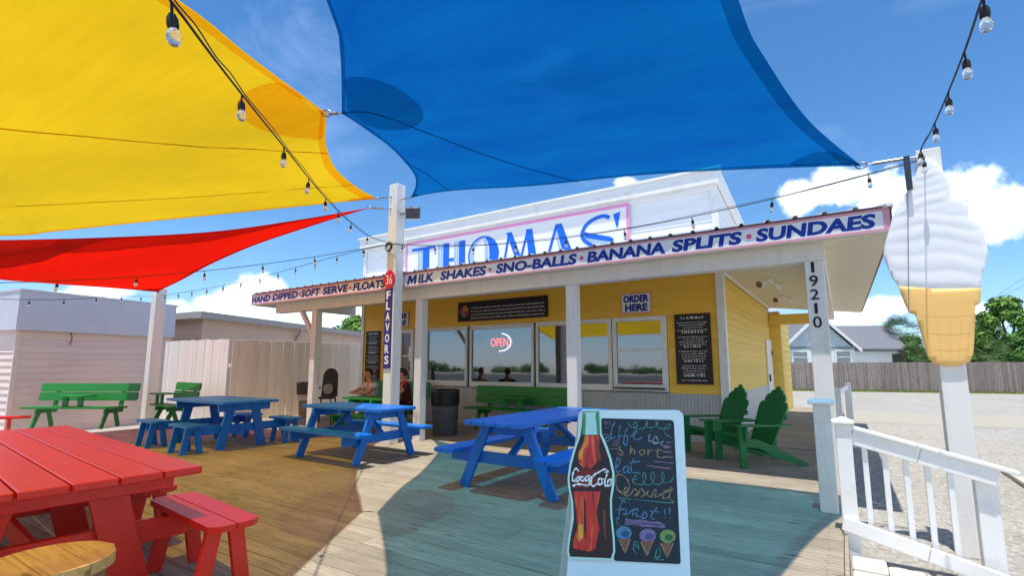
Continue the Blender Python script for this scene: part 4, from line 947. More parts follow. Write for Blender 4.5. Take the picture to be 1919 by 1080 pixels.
m = MB(); m.box(.0, .12, 12.54, 12.66, GZ, 1.05, .006); m.build('newel_post', WHITE, fr_)
m = MB(); m.box(-.16, -.06, 11.4, 11.5, 0, .98, .006); m.build('newel_post', WHITE, fr_)
m = MB(); m.bar((-.1, 11.5, .88), (.04, 12.53, .96), .05, .1, .006); m.build('top_rail', WHITE, fr_)
# pavers of the step below the ramp
ps = tag(thing('step', None, None, (.3, 4.9, GZ)), kind='structure')
rr = random.Random(9)
for i in range(3):
    for j in range(4):
        m = MB(); x, y = -.05 + i * .235, 3.95 + j * .30; m.box(x + .004, x + .229, y + .004, y + .294, GZ - .03, GZ + .115 + rr.uniform(-.012, .01) - .02 * i, .01); m.build('paver', PAVER, ps)
t = thing('timber', 'grey landscape timber lying on the gravel at the right edge', 'timber', (1.45, 6.0, GZ))
m = MB(); p, q = gz(1884, 882, GZ + .04), gz(1990, 950, GZ + .04); m.bar(p, q, .12, .07, .01); m.build('beam', CONC, t)
t = thing('wheel_stop', 'pale concrete wheel stop on the lot in front of the grey fence', 'wheel stop', gz(1676, 733, GZ)); 
m = MB(); p, q = gz(1640, 733, GZ), gz(1711, 734, GZ); p.z = q.z = GZ + .14; m.bar(p, q, .3, .28, .06); m.build('block', CONC, t)

# ------------------------------------------------------------------ chalk sign
SW = Vector((-1.07, 2.735, 0)); SN = (-FW); SN.z = 0; SN.normalize(); SU = Vector((math.cos(YAW), math.sin(YAW), 0))
tl = R(8); SVv = (Vector((0, 0, 1)) * math.cos(tl) - SN * math.sin(tl)); SNn = SU.cross(SVv)
if SNn.dot(SN) < 0: SNn = -SNn
sg = thing('sandwich_board', 'white A-frame sign with a cola bottle picture and hand-chalked dessert message', 'sign', tuple(SW))
FS0 = (SW + SN * .05, SU, SVv, SNn)
def spx(x, y):
    """photo pixel -> coordinates on the face of the board"""
    d = ray(x, y); O = FS0[0]; t = (O - CO).dot(SNn) / d.dot(SNn); p = CO + d * t - O; return (p.dot(SU), p.dot(SVv))
def sz1(x, y): return spx(1040 + x / 3.1765, 740 + y / 3.1765)
def sz2(x, y): return spx(1050 + x / 6.752, 760 + y / 6.752)
def sz3(x, y): return spx(1050 + x / 6.352, 910 + y / 6.352)
tlc, trc = spx(1085, 769), spx(1280, 772); blc, brc = spx(1062, 1080), spx(1294, 1080)
def edge(a, b, y): f = (y - b[1]) / (a[1] - b[1]); return b[0] + (a[0] - b[0]) * f
yt = (tlc[1] + trc[1]) / 2; yb = .03; xl0, xr0 = edge(tlc, blc, yb), edge(trc, brc, yb)
def rounded(x0l, x0r, y0, x1l, x1r, y1, r=.035, leg=True):
    P = [(x1l + r - r * math.sin(R(a)), y1 - r + r * math.cos(R(a))) for a in range(90, -1, -15)] + [(x1r - r + r * math.sin(R(a)), y1 - r + r * math.cos(R(a))) for a in range(0, 91, 15)]
    b = [(x0r, y0)]
    if leg: b += [(x0r - .10, y0), (x0r - .13, y0 + .12), ((x0l + x0r) / 2, y0 + .19), (x0l + .13, y0 + .12), (x0l + .10, y0)]
    return P + b + [(x0l, y0)]
WF = paint('sign_frame_white', lin((214, 226, 230)), .4, .04, 3., .03, 40, dirt=.15, dirtc=(.4, .42, .42))
m = MB(); P = rounded(xl0, xr0, yb, tlc[0], trc[0], yt)
# two halves so that the arched cut-out stays a clean polygon
cx_ = (tlc[0] + trc[0]) / 2; nP = len(P)
m.prism(P, FS0, -.03, 0); m.build('front_panel', WF, sg)
FB = (FS0[0] - SN * .36 + Vector((0, 0, 0)), SU, (Vector((0, 0, 1)) * math.cos(tl) + SN * math.sin(tl)), -SNn)
m = MB(); m.prism(P, FB, -.03, 0); m.build('back_panel', WF, sg)
m = MB(); m.bar(FS0[0] + SVv * (yt - .02) - SNn * .05 - SU * .2 + SU * cx_, FS0[0] + SVv * (yt - .02) - SNn * .05 + SU * .2 + SU * cx_, .05, .03, .004); m.build('hinge_bar', BLACK, sg)
m = MB(); m.prism([sz1(a, b) for a, b in ((282, 141), (690, 152), (704, 160), (708, 175), (748, 1000), (742, 1008), (730, 1010), (365, 992), (353, 985), (350, 970), (345, 900), (352, 860), (345, 780), (335, 690), (338, 600), (348, 500), (335, 410), (310, 330), (282, 260), (276, 200), (276, 150))], FS0, .001, .003)
m.build('chalkboard', paint('chalkboard', lin((26, 40, 52)), .6, .25, 4., .05, 40), sg)
CK = {n: paint('chalk_' + n, lin(c), .9, .25, 55., .1, 80, dirt=.75, dirtc=lin((34, 46, 56))) for n, c in (('blue', (84, 130, 164)), ('teal', (74, 138, 130)), ('tan', (154, 130, 96)), ('pink', (140, 110, 128)), ('pale', (138, 156, 170)), ('violet', (130, 110, 146)), ('green', (122, 150, 92)), ('white', (235, 236, 236)))}
def chalk(name, strokes, c, wd=.0055, f=sz2, k=5, par=None, t=.004):
    for s in strokes:
        m = MB(); m.ribbon([Vector(q) for q in smooth_pts([Vector(f(*p)) for p in s], k)], wd, FS0, t, 0, .4); m.build(name.replace('word', 'stroke'), CK[c], par or sg)
chalk('chalk_word', [[(690, 215), (650, 290), (640, 380), (610, 450), (570, 450), (590, 400), (650, 420), (700, 400)], [(755, 260), (735, 400), (745, 408), (770, 380)], [(860, 290), (820, 340), (800, 470), (825, 505), (845, 470), (845, 390), (790, 400)], [(880, 395), (940, 370), (970, 335), (940, 330), (925, 390), (950, 435), (1000, 430), (1035, 400)]], 'blue')
chalk('chalk_word', [[(1130, 370), (1115, 440), (1150, 460)], [(1155, 320), (1160, 330)], [(1160, 460), (1205, 395), (1235, 460), (1200, 490), (1170, 470), (1260, 480), (1300, 455)], [(1280, 490), (1275, 510)]], 'pale')
chalk('chalk_word', [[(760, 530), (735, 550), (790, 600), (770, 635), (725, 605)], [(890, 510), (880, 620), (905, 560), (935, 570), (940, 625)], [(1040, 560), (1000, 590), (1020, 630), (1065, 610), (1060, 570), (1035, 565)], [(1110, 560), (1105, 640), (1120, 580), (1165, 570)], [(1240, 535), (1226, 600), (1228, 648), (1270, 664), (1330, 658)], [(1195, 578), (1290, 570)]], 'tan')
chalk('chalk_word', [[(690, 790), (735, 760), (752, 700), (735, 665), (708, 700), (702, 790), (716, 848), (770, 830)], [(850, 760), (800, 800), (795, 850), (840, 840), (865, 770), (860, 850), (890, 850)], [(930, 680), (895, 760), (905, 850), (960, 855), (1010, 865)], [(870, 730), (1010, 710)]], 'blue')
chalk('chalk_word', [[(700, 890), (770, 880), (850, 950), (870, 1060), (800, 1110)], [(705, 895), (700, 980), (730, 1080), (790, 1120), (830, 1100)]], 'tan')
chalk('chalk_word', [[(700, 60), (760, 110), (810, 60), (780, 30), (750, 90), (800, 130), (850, 90), (880, 40), (915, 90), (880, 130), (920, 110), (960, 40), (1000, 100), (960, 140), (1010, 110), (1050, 60), (1030, 110), (1080, 140), (1110, 70), (1140, 60), (1130, 140), (1180, 120), (1220, 90)], [(1320, 20), (1290, 60), (1220, 110), (1230, 160), (1290, 140), (1310, 60), (1300, 150), (1350, 210)], [(1220, 70), (1340, 50)]], 'tan', f=sz3)
chalk('chalk_word', [[(772, 205), (745, 185), (716, 235), (702, 320), (690, 400), (668, 388)], [(655, 300), (765, 285)], [(745, 345), (775, 335), (790, 280), (780, 350), (820, 330), (870, 290), (860, 360)], [(800, 205), (806, 215)], [(870, 290), (920, 290), (900, 360), (970, 370), (1000, 310), (1030, 360), (1000, 395), (960, 380)], [(1150, 270), (1090, 340), (1080, 390), (1120, 405)], [(1060, 310), (1170, 320)], [(1235, 280), (1245, 350)], [(1240, 385), (1243, 392)], [(1300, 270), (1300, 350)], [(1310, 380), (1314, 388)]], 'blue', f=sz3)
chalk('chalk_swirl', [[(850, 220), (900, 280), (970, 270), (960, 215), (925, 240), (950, 295), (1030, 300), (1090, 260), (1100, 205), (1080, 240), (1110, 280), (1180, 280), (1230, 230), (1210, 205), (1220, 270), (1290, 300), (1370, 290), (1390, 245), (1350, 250), (1310, 310), (1330, 370), (1410, 415)]], 'teal', .0045)
chalk('chalk_swirl', [[(900, 930), (960, 940), (950, 890), (910, 950), (960, 1000), (1040, 1000), (1080, 920), (1065, 850), (1040, 900), (1060, 990), (1140, 1010), (1190, 920), (1170, 840), (1145, 900), (1180, 990), (1260, 1000), (1310, 920), (1300, 850), (1275, 900), (1310, 980), (1400, 960), (1430, 900)]], 'teal', .0045)
chalk('chalk_swirl', [[(860, 700), (900, 720), (930, 760), (920, 690), (880, 680), (870, 760), (910, 830)], [(1120, 880), (1150, 760), (1185, 770), (1180, 850), (1130, 860), (1170, 890), (1230, 885)]], 'teal', .0045, sz3)
chalk('chalk_line', [[(555, 215), (640, 212)], [(560, 240), (640, 240)], [(560, 285), (610, 288)], [(545, 372), (630, 372)], [(660, 450), (760, 440)], [(650, 480), (745, 478)], [(640, 508), (730, 506)], [(590, 560), (720, 548)]], 'pink', .004)
chalk('chalk_line', [[(1275, 515), (1395, 520)], [(1300, 535), (1395, 540)], [(1300, 590), (1410, 595)], [(1320, 650), (1425, 662)], [(1180, 712), (1430, 735)], [(1085, 765), (1400, 805)], [(1340, 470), (1420, 468)]], 'pink', .0055)
chalk('chalk_underline', [[(770, 410), (900, 425), (1060, 440), (1190, 460), (1235, 490), (1120, 490), (900, 465), (770, 455), (1200, 475)], [(780, 430), (1000, 450), (1180, 480)]], 'violet', .012, sz3)
chalk('chalk_line', [[(770, 190), (700, 150), (900, 175), (1350, 215)], [(660, 390), (680, 460), (730, 490)]], 'teal', .0035, sz3)
for nm, c1, cc, rx, cone in (('blue', 'blue', (755, 570), 95, ((690, 645), (830, 640), (768, 805))), ('violet', 'violet', (1040, 600), 100, ((955, 670), (1105, 660), (1030, 835))), ('green', 'green', (1275, 610), 95, ((1190, 690), (1345, 690), (1270, 865)))):
    m = MB(); m.prism([sz3(cc[0] + rx * math.cos(i * .393), cc[1] + 82 * math.sin(i * .393)) for i in range(16)], FS0, .0032, .0038); d = m.build('chalk_scoop', CK[c1], sg)
    m = MB(); m.prism([sz3(cc[0] + 15 + rx * .5 * math.cos(i * .393), cc[1] + 12 + 38 * math.sin(i * .393)) for i in range(16)], FS0, .0039, .0043); m.build('chalk_smudge', paint('chalk_dark_' + nm, lin({'blue': (50, 82, 112), 'violet': (74, 80, 136), 'green': (60, 98, 56)}[nm]), .8, .3, 20.), sg)
    m = MB(); m.prism([sz3(*q) for q in cone], FS0, .0032, .0042); m.build('chalk_cone', paint('chalk_cone_brown', lin((126, 84, 74)), .85, .3, 25.), sg)
    chalk('chalk_outline', [[cone[0], cone[2]], [cone[2], cone[1]]], 'tan', .006, sz3, 2, None, .0048)
# the bottle print
BOT = [(165, 100), (262, 100), (266, 240), (292, 300), (322, 385), (340, 470), (338, 540), (326, 620), (328, 720), (342, 850), (346, 930), (332, 975), (90, 965), (82, 930), (92, 850), (112, 740), (108, 640), (92, 560), (86, 500), (98, 420), (122, 330), (150, 250), (160, 180)]
BORD = [(160, 88), (268, 88), (278, 235), (306, 295), (336, 382), (354, 470), (352, 545), (338, 625), (340, 720), (354, 850), (358, 935), (342, 990), (82, 980), (70, 935), (80, 850), (100, 740), (96, 640), (80, 560), (74, 500), (86, 415), (110, 325), (142, 245), (150, 180)]
def pr(name, P, t0, t1, mat, f=sz1): m = MB(); m.prism([f(*p) for p in P], FS0, t0, t1); m.build(name, mat, sg)
pr('bottle_border', BORD, .0032, .0048, paint('bottle_edge_mint', lin((188, 222, 208)), .45))
pr('bottle_print', BOT, .005, .0056, paint('bottle_dark', lin((44, 26, 28)), .35, .25, 9.))
pr('bottle_neck', [(168, 104), (260, 104), (262, 240), (160, 240), (166, 180)], .0058, .0062, paint('neck_pale', lin((176, 212, 206)), .4))
gm = paint('neck_green', lin((66, 140, 92)), .4, .2, 12.)
pr('neck_edge', [(166, 110), (180, 108), (184, 150), (178, 240), (160, 240), (166, 170)], .0063, .0066, gm); pr('neck_edge', [(242, 106), (262, 108), (262, 240), (250, 240), (246, 170), (240, 140)], .0063, .0066, gm)
def streaks(name, cols, sx=32., sy=5.):
    m = bpy.data.materials.new(name); m.use_nodes = True; nt = m.node_tree; N = nt.nodes; L = nt.links; p = N['Principled BSDF']; p.inputs['Roughness'].default_value = .3
    tc = N.new('ShaderNodeTexCoord'); mp = N.new('ShaderNodeMapping'); mp.inputs['Rotation'].default_value = (0, 0, -YAW); L.new(tc.outputs['Object'], mp.inputs[0])
    m2 = N.new('ShaderNodeMapping'); m2.inputs['Scale'].default_value = (sx, 0, sy); L.new(mp.outputs[0], m2.inputs[0])
    n = N.new('ShaderNodeTexNoise'); n.inputs['Scale'].default_value = 1; n.inputs['Detail'].default_value = 4; n.inputs['Roughness'].default_value = .55; n.inputs['Distortion'].default_value = .5; L.new(m2.outputs[0], n.inputs['Vector'])
    r = N.new('ShaderNodeValToRGB'); L.new(n.outputs[0], r.inputs[0]); e = r.color_ramp.elements
    while len(e) < len(cols): e.new(.5)
    for k, (q, c) in enumerate(cols): e[k].position = q; e[k].color = (*lin(c), 1)
    L.new(r.outputs[0], p.inputs['Base Color']); return m
rm, om, ym = paint('cola_red', lin((204, 40, 34)), .35, .25, 10.), paint('cola_orange', lin((222, 104, 32)), .35, .2, 10.), paint('cola_amber', lin((228, 160, 40)), .35, .15, 10.)
lm = paint('cola_brown', lin((120, 58, 44)), .35, .2, 10.)
rm = streaks('cola_red_streaks', ((.30, (60, 14, 16)), (.42, (176, 26, 24)), (.56, (214, 46, 34)), (.70, (226, 110, 40)))); om = streaks('cola_orange_streaks', ((.3, (150, 24, 18)), (.5, (206, 66, 30)), (.7, (224, 120, 44)))); ym = streaks('cola_amber_streaks', ((.3, (190, 70, 26)), (.5, (222, 130, 40)), (.7, (230, 170, 60))))
pr('cola_glint', [(176, 244), (262, 244), (262, 300), (255, 400), (215, 440), (160, 430), (135, 370), (150, 320), (172, 280)], .0058, .0062, rm)
pr('cola_glint', [(178, 244), (198, 244), (194, 300), (172, 330), (170, 380), (140, 390), (140, 345), (165, 310)], .0063, .0066, ym)
pr('cola_glint', [(172, 320), (190, 330), (192, 400), (170, 440), (140, 410), (160, 380)], .0067, .007, om)
pr('cola_glint', [(240, 250), (256, 270), (275, 390), (262, 400), (248, 330)], .0063, .0066, lm)
pr('cola_glint', [(110, 575), (270, 578), (262, 620), (245, 700), (262, 800), (240, 920), (200, 935), (110, 915), (108, 870), (130, 800), (125, 700), (118, 640)], .0058, .0062, rm)
pr('cola_glint', [(140, 770), (168, 770), (166, 850), (140, 880), (128, 850)], .0067, .0071, ym); pr('cola_glint', [(148, 600), (180, 610), (178, 760), (140, 770), (132, 680)], .0063, .0066, om)
pr('cola_glint', [(172, 610), (182, 640), (186, 800), (180, 880), (172, 800)], .0072, .0075, paint('bottle_dark', (0, 0, 0)))
pr('cola_glint', [(288, 680), (302, 690), (298, 800), (306, 870), (292, 840), (286, 760)], .0058, .0062, lm)
pr('cola_glint', [(200, 440), (250, 450), (240, 545), (110, 560), (130, 450)], .0058, .0061, paint('cola_deep', lin((120, 26, 28)), .35, .2, 10.))
def logo(strokes, wd):
    for s in strokes:
        m = MB(); m.ribbon([Vector(q) for q in smooth_pts([Vector(sz2(*p)) for p in s], 6)], wd, FS0, .0078, 0, .35); m.build('script_stroke', CK['white'], sg)
logo([[(232, 835), (195, 800), (160, 860), (152, 940), (175, 965), (205, 930)], [(225, 905), (198, 935), (210, 965), (240, 935), (232, 905), (255, 915)], [(290, 905), (262, 915), (255, 950), (285, 955), (310, 925)], [(355, 890), (315, 915), (312, 955), (345, 945), (368, 890), (360, 945), (385, 950)],
      [(470, 860), (500, 840), (560, 810), (600, 840), (560, 850)], [(475, 850), (410, 900), (385, 985), (415, 1025), (465, 990)], [(505, 920), (475, 955), (490, 1010), (525, 985), (520, 930), (545, 940)], [(590, 870), (560, 960), (565, 1020), (590, 1010)], [(640, 930), (600, 960), (600, 1020), (635, 1005), (645, 930), (640, 1020)]], .0085)
logo([[(155, 1025), (210, 1000), (280, 1005), (350, 1020), (300, 1010)], [(395, 900), (370, 960), (372, 1000), (350, 1000)]], .010)

# ------------------------------------------------------------------ picnic tables
def rslab(m, x0, x1, y0, y1, z0, z1, cut=.05, corners=(1, 1, 1, 1), mi=0):
    """plank with clipped corners (x0y0, x1y0, x1y1, x0y1)"""
    P = []
    for (x, y, sx, sy), c in zip(((x0, y0, 1, 1), (x1, y0, -1, 1), (x1, y1, -1, -1), (x0, y1, 1, -1)), corners):
        if not c: P.append((x, y))
        elif sx * sy > 0: P += [(x, y + cut * sy), (x + cut * sx, y)]
        else: P += [(x + cut * sx, y), (x, y + cut * sy)]
    m.prism(P, (Vector((0, 0, 0)), Vector((1, 0, 0)), Vector((0, 1, 0)), Vector((0, 0, 1))), z0, z1, mi)
def aframe(name, label, L_, W_, zt, mat, loc, rz, group, spread=.55, seat=.62, inset=.28, topw=.26, nplank=5, gap=.008):
    t = thing(name, label, 'picnic table', loc, rz, group)
    pw = W_ / nplank
    for i in range(nplank):
        y0 = -W_ / 2 + i * pw; m = MB(); e0, e1 = int(i == 0), int(i == nplank - 1)
        if e0 or e1: rslab(m, -L_ / 2, L_ / 2, y0 + gap / 2, y0 + pw - gap / 2, zt - .04, zt, .06, (e0, e0, e1, e1))
        else: m.box(-L_ / 2, L_ / 2, y0 + gap / 2, y0 + pw - gap / 2, zt - .04, zt, .004)
        m.build('top_plank', mat, t, False)
    m = MB()
    for i in range(nplank):
        for x in (-L_ / 2 + inset, 0, L_ / 2 - inset):
            for dy in (-.035, .035): m.lathe((x, -W_ / 2 + (i + .5) * pw + dy, zt - .001), [(.006, 0), (.006, .002)], 6)
    m.build('screw_heads', STEEL, t, False)['kind'] = 'stuff'
    sz = zt * .585
    for s in (-1, 1):
        for k in range(2):
            y = s * (seat + (k - .5) * .145); m = MB(); rslab(m, -L_ / 2, L_ / 2, y - .069, y + .069, sz - .04, sz, .04, ((1, 1, 0, 0) if (k == 0) == (s > 0) and s < 0 or (k == 0 and s > 0) else (0, 0, 1, 1)))
            m.build('seat_plank', mat, t, False)
    for sx in (-1, 1):
        x = sx * (L_ / 2 - inset)
        for s in (-1, 1):
            m = MB(); m.bar((x, s * spread, .0), (x, s * topw, zt - .045), .042, .125, .004, (0, 1, 0)); m.build('leg', mat, t, False)
        xi = x - sx * .045
        m = MB(); m.bar((xi, -seat - .14, sz - .11), (xi, seat + .14, sz - .11), .042, .13, .004); m.build('seat_beam', mat, t, False)
        m = MB(); m.bar((xi, -W_ / 2 + .04, zt - .105), (xi, W_ / 2 - .04, zt - .105), .042, .12, .004); m.build('top_beam', mat, t, False)
        m = MB(); m.bar((xi - sx * .03, 0, sz - .08), (sx * .14, 0, zt - .05), .085, .042, .004); m.build('diagonal_brace', mat, t, False)
    m = MB(); m.box(-.035, .035, -W_ / 2 + .05, W_ / 2 - .05, zt - .09, zt - .042, .004); m.build('top_beam', mat, t, False)
    return t
aframe('picnic_table', 'blue A-frame picnic table between the tall white post and the walk-in blue table', 1.86, .80, .775, BLUEP, (-6.45, 5.41, 0), R(0), 'blue picnic tables')
aframe('picnic_table', 'blue A-frame picnic table right behind the chalk sign', 2.35, .80, .79, BLUEP, (-3.18, 5.62, 0), R(89), 'blue picnic tables', .60, .68, .32)
aframe('picnic_table', 'green picnic table where two people sit in the shade', 1.25, .62, .73, GREENB, (-8.45, 7.45, 0), R(0), None)
def walkin(name, label, L_, W_, zt, mat, loc, rz, group, seatlen, seats, np_, spread, legx, sy, legw=.15):
    """big table whose short benches hang on cross beams, two to each long side"""
    t = thing(name, label, 'picnic table', loc, rz, group); pw = W_ / np_
    for i in range(np_):
        y0 = -W_ / 2 + i * pw; m = MB(); m.box(-L_ / 2 + (.0 if i % 2 else .006), L_ / 2 - (.004 if i % 2 else 0), y0 + .006, y0 + pw - .006, zt - .045, zt, .006); m.build('top_plank', mat, t, False)
    m = MB()
    for i in range(np_):
        for x in legx:
            for dy in (-.05, .05): m.lathe((x + .045, -W_ / 2 + (i + .5) * pw + dy, zt - .001), [(.006, 0), (.006, .002)], 6)
    m.build('screw_heads', STEEL, t, False)['kind'] = 'stuff'
    for x in legx:
        for s in (-1, 1):
            m = MB(); m.bar((x, s * spread, 0), (x, s * spread * .55, zt - .05), .042, legw, .005, (0, 1, 0)); m.build('leg', mat, t, False)
        m = MB(); m.bar((x + .045, -W_ / 2 + .05, zt - .11), (x + .045, W_ / 2 - .05, zt - .11), .042, .12, .005); m.build('top_beam', mat, t, False)
        m = MB(); m.bar((x - .045, -sy - .06, .335), (x - .045, sy + .06, .335), .042, .14, .005); m.build('seat_beam', mat, t, False)
    m = MB(); m.bar((legx[0], 0, .27), (legx[-1], 0, .27), .042, .12, .005); m.build('stretcher', mat, t, False)
    for sx, s in seats:
        b = MB(); b.bar((sx - seatlen * .3, s * sy, .385), (sx + seatlen * .3, s * sy, .385), .05, .06, .004); bm = b.build('bench', mat, t, False)
        for k in (0, 1):
            m = MB(); y = s * sy + (k - .5) * .15; rslab(m, sx - seatlen / 2, sx + seatlen / 2, y - .071, y + .071, .418, .455, .05, (1, 1, 0, 0) if k == 0 else (0, 0, 1, 1)); m.build('seat_plank', mat, bm, False)
        for e in (-1, 1):
            x = sx + e * (seatlen / 2 - .17)
            for q in (-1, 1):
                m = MB(); m.bar((x, s * sy + q * .13, 0), (x, s * sy + q * .06, .416), .04, .09, .004, (0, 1, 0)); m.build('bench_leg', mat, bm, False)
    return t
walkin('picnic_table', 'blue walk-in picnic table with four short benches, by the pale fence', 2.0, 1.0, .80, BLUEP, (-9.5, 4.87, 0), R(0), 'blue picnic tables', .72, ((-.68, -1), (.55, -1), (.75, 1), (-.55, 1)), 6, .36, (-.72, .74), .80)
walkin('picnic_table', 'red picnic table with thick planks and short benches in the left foreground', 3.5, 1.28, .77, REDP, (-5.22, 1.19, 0), R(-5), None, 1.08, ((1.5, 1), (.14, 1), (1.2, -1), (-.3, -1)), 6, .42, (-1.35, 0.0, 1.36), .74, .20)
t = thing('picnic_table', 'red bench end of another table showing at the left edge behind the near red table', 'picnic table', tuple(gz(-30, 850)))
p = gz(-60, 785, .47); q = gz(36, 783, .47); c = (p + q) / 2; m = MB(); m.obox(p.lerp(q, .5), (q - p) / 2, Vector((.05, .16, 0)), Vector((0, 0, .025)), .01); m.build('seat_plank', REDP, t)
for f in (.35, .8):
    m = MB(); s = p.lerp(q, f); m.bar((s.x, s.y, .01), (s.x, s.y, .444), .1, .05, .005, (0, 1, 0)); m.build('leg', REDP, t)
# spool stool
sp = thing('spool_stool', 'round wooden stool with clipped tan top in the bottom left corner', 'stool', (-2.80, .79, 0))
m = MB(); P = [(.30 * math.cos(R(a)), .30 * math.sin(R(a))) for a in (0, 22, 45, 68, 90, 112, 135, 158, 180, 202, 225, 248, 270, 292, 315, 338)]
for i, (a, b) in enumerate(((-.218, -.075), (-.072, .072), (.075, .218))):
    Q = [(x, y) for x, y in [(math.sqrt(max(0, .218 ** 2 - y * y)) * s, y) for s in (1, -1) for y in ([a + (b - a) * k / 6 for k in range(7)] if s > 0 else [b - (b - a) * k / 6 for k in range(7)])]]
    m = MB(); m.prism(Q, (Vector((0, 0, .56)), Vector((1, 0, 0)), Vector((0, 1, 0)), Vector((0, 0, 1))), 0, .045); m.build('top_plank', NEWW, sp, False)
for k in range(14):
    a = 2 * math.pi * k / 14; m = MB(); c = Vector((math.cos(a), math.sin(a), 0)); tn = Vector((-math.sin(a), math.cos(a), 0)); m.obox(c * .175 + Vector((0, 0, .28)), c * .012, tn * .037, Vector((0, 0, .279)), .004); m.build('stave', SPOOLS, sp, False)

# ------------------------------------------------------------------ chairs, benches, bin
def adirondack():
    t = thing('adirondack_chair', 'green adirondack chair nearer the chalk sign, partly behind the other one', 'chair', (0, 0, 0), 0, 'green adirondack chairs')
    prof = [(.03, .40), (-.25, .37), (-.55, .25), (-.80, .12), (-1.0, .03), (-.99, 0), (-.88, 0), (-.70, .06), (-.50, .14), (-.25, .26), (.03, .28)]
    fs_ = lambda y: (Vector((0, y, 0)), Vector((1, 0, 0)), Vector((0, 0, 1)), Vector((0, 1, 0)))
    for s in (-1, 1):
        m = MB(); m.box(-.05, .05, s * .31 - .022, s * .31 + .022, 0, .555, .005); m.build('front_leg', GREENC, t, False)
        m = MB(); m.prism(prof, fs_(s * .265), -.018, .018); m.build('rear_leg', GREENC, t, False)
        m = MB(); m.prism([(.10, -.07), (.10, .05), (.06, .075), (-.45, .06), (-.74, .03), (-.74, -.05), (-.4, -.07)], (Vector((0, s * .315, .556)), Vector((1, 0, 0)), Vector((0, s, 0)), Vector((0, 0, 1))), 0, .026); m.build('armrest', GREENC, t, False)
        m = MB(); m.bar((-.03, s * .345, .36), (-.03, s * .36, .55), .05, .04, .004, (1, 0, 0)); m.build('arm_bracket', GREENC, t, False)
    for k in range(6):
        x = -.02 - k * .085; z = .41 - .034 * k * (1 if k < 2 else 1.25); m = MB(); m.obox((x, 0, z), (.037, 0, -.012), (0, .285, 0), (0, 0, .011), .003); m.build('seat_slat', GREENC, t, False)
    B = Vector((-.46, 0, .22)); D = Vector((-.36, 0, .86)).normalized(); Nn = Vector((0, 1, 0)).cross(D)
    for k in range(-3, 4):
        h = (.90, .885, .82, .70)[abs(k)]; m = MB(); y0 = k * .072; y1 = k * .092
        e = (.012 if k == 0 else (.03 if abs(k) == 1 else .055)); sg_ = -1 if k < 0 else 1
        P = [(y0 - .033, 0), (y0 + .033, 0), (y1 + .043, h - (e if k >= 0 else 0)), (y1, h + .004), (y1 - .043, h - (e if k <= 0 else 0))]
        m.prism(P, (B, Vector((0, 1, 0)), D, Nn), -.011, .011); m.build('back_slat', GREENC, t, False)
    m = MB(); m.prism([(.045 * math.cos(i * .5236), .90 + .045 * math.sin(i * .5236)) for i in range(12)], (B, Vector((0, 1, 0)), D, Nn), -.0125, .0125); m.build('finial', GREENC, t, False)
    for h in (.12, .50):
        m = MB(); p = B + D * h - Nn * -.026; m.obox(B + D * h + Nn * (-.028 if Nn.x > 0 else .028), Vector((0, .27 if h < .3 else .32, 0)), D * .035, Nn * .015, .004); m.build('back_rail', GREENC, t, False)
    return t
ch = adirondack(); fa = math.atan2(-.69, -.72)
ch.location = (-2.0, 8.42, 0); ch.rotation_euler = (0, 0, fa)
c2 = copy_tree(ch); c2.location = (-1.43, 7.93, 0); c2.rotation_euler = (0, 0, fa + R(-3)); c2['label'] = 'green adirondack chair nearest the numbered porch column, seen from its side'
def bench(label, L_, loc, rz, console=0., backz=.98):
    t = thing('bench', label, 'bench', loc, rz, 'green benches with a built-in tray')
    for z0, z1 in ((backz - .19, backz), (backz - .40, backz - .205)):
        m = MB(); rslab(m, -L_ / 2, L_ / 2, z0, z1, -.02, .02, .03); m2 = MB()
        m2.add([(x, .10 + .16 * (z_y - .45) + z_ * 1.0, z_y) for x, z_y, z_ in m.v], [f[::-1] for f in m.f]); m2.build('back_board', GREENB, t, False)
    for k in range(2):
        m = MB(); y = -.05 - k * .19; rslab(m, -L_ / 2 + .05, L_ / 2 - .05, y - .18, y, .43, .468, .03); m.build('seat_plank', GREENB, t, False)
    for s in (-1, 1):
        x = s * (L_ / 2 - .38)
        m = MB(); m.bar((x, .12, .40), (x, .225, backz - .08), .09, .04, .004, (0, 1, 0)); m.build('back_post', GREENB, t, False)
        m = MB(); m.bar((x, -.40, 0), (x, -.22, .42), .09, .045, .004, (1, 0, 0)); m.build('leg', GREENB, t, False)
        m = MB(); m.bar((x + .002, .10, 0), (x + .002, -.04, .42), .09, .045, .004, (1, 0, 0)); m.build('leg', GREENB, t, False)
        m = MB(); m.bar((x + .05, -.40, .37), (x + .05, .14, .37), .04, .09, .004); m.build('seat_beam', GREENB, t, False)
    if console is not None:
        for s in (-1, 1):
            m = MB(); m.box(console + s * .17 - .06, console + s * .17 + .06, -.30, -.26, .469, .695, .004); m.build('tray_post', GREENB, t, False)
        m = MB(); rslab(m, console - .36, console + .36, -.42, -.02, .696, .725, .05); m.build('tray', GREENB, t, False)
    return t
p, q = pf(68, 716, 11.7), pf(253, 716, 11.7); c = (p + q) / 2
bench('bright green bench with a built-in tray against the pale shed, far left', (q - p).length, (c.x, c.y, 0), YAW)
c = pf(338, 730, 12.3); bench('dark green bench standing between the shed post and the walk-in blue table', 1.5, (c.x, c.y, 0), YAW - R(38), -.45)
x0, x1 = gy(892, 750, 9.62).x, gy(1070, 750, 9.62).x
bench('green bench under the wide windows right of the bin', x1 - x0, ((x0 + x1) / 2, 9.5, 0), 0, .05, .93)
x1 = gy(803, 740, 9.62).x; bench('green bench against the front wall left of the bin', 2.2, (x1 - 1.1, 9.5, 0), 0, None, .98)
bn = thing('trash_bin', 'round grey plastic bin with a black bag folded over its rim by the porch post', 'bin', (-6.85, 7.98, 0))
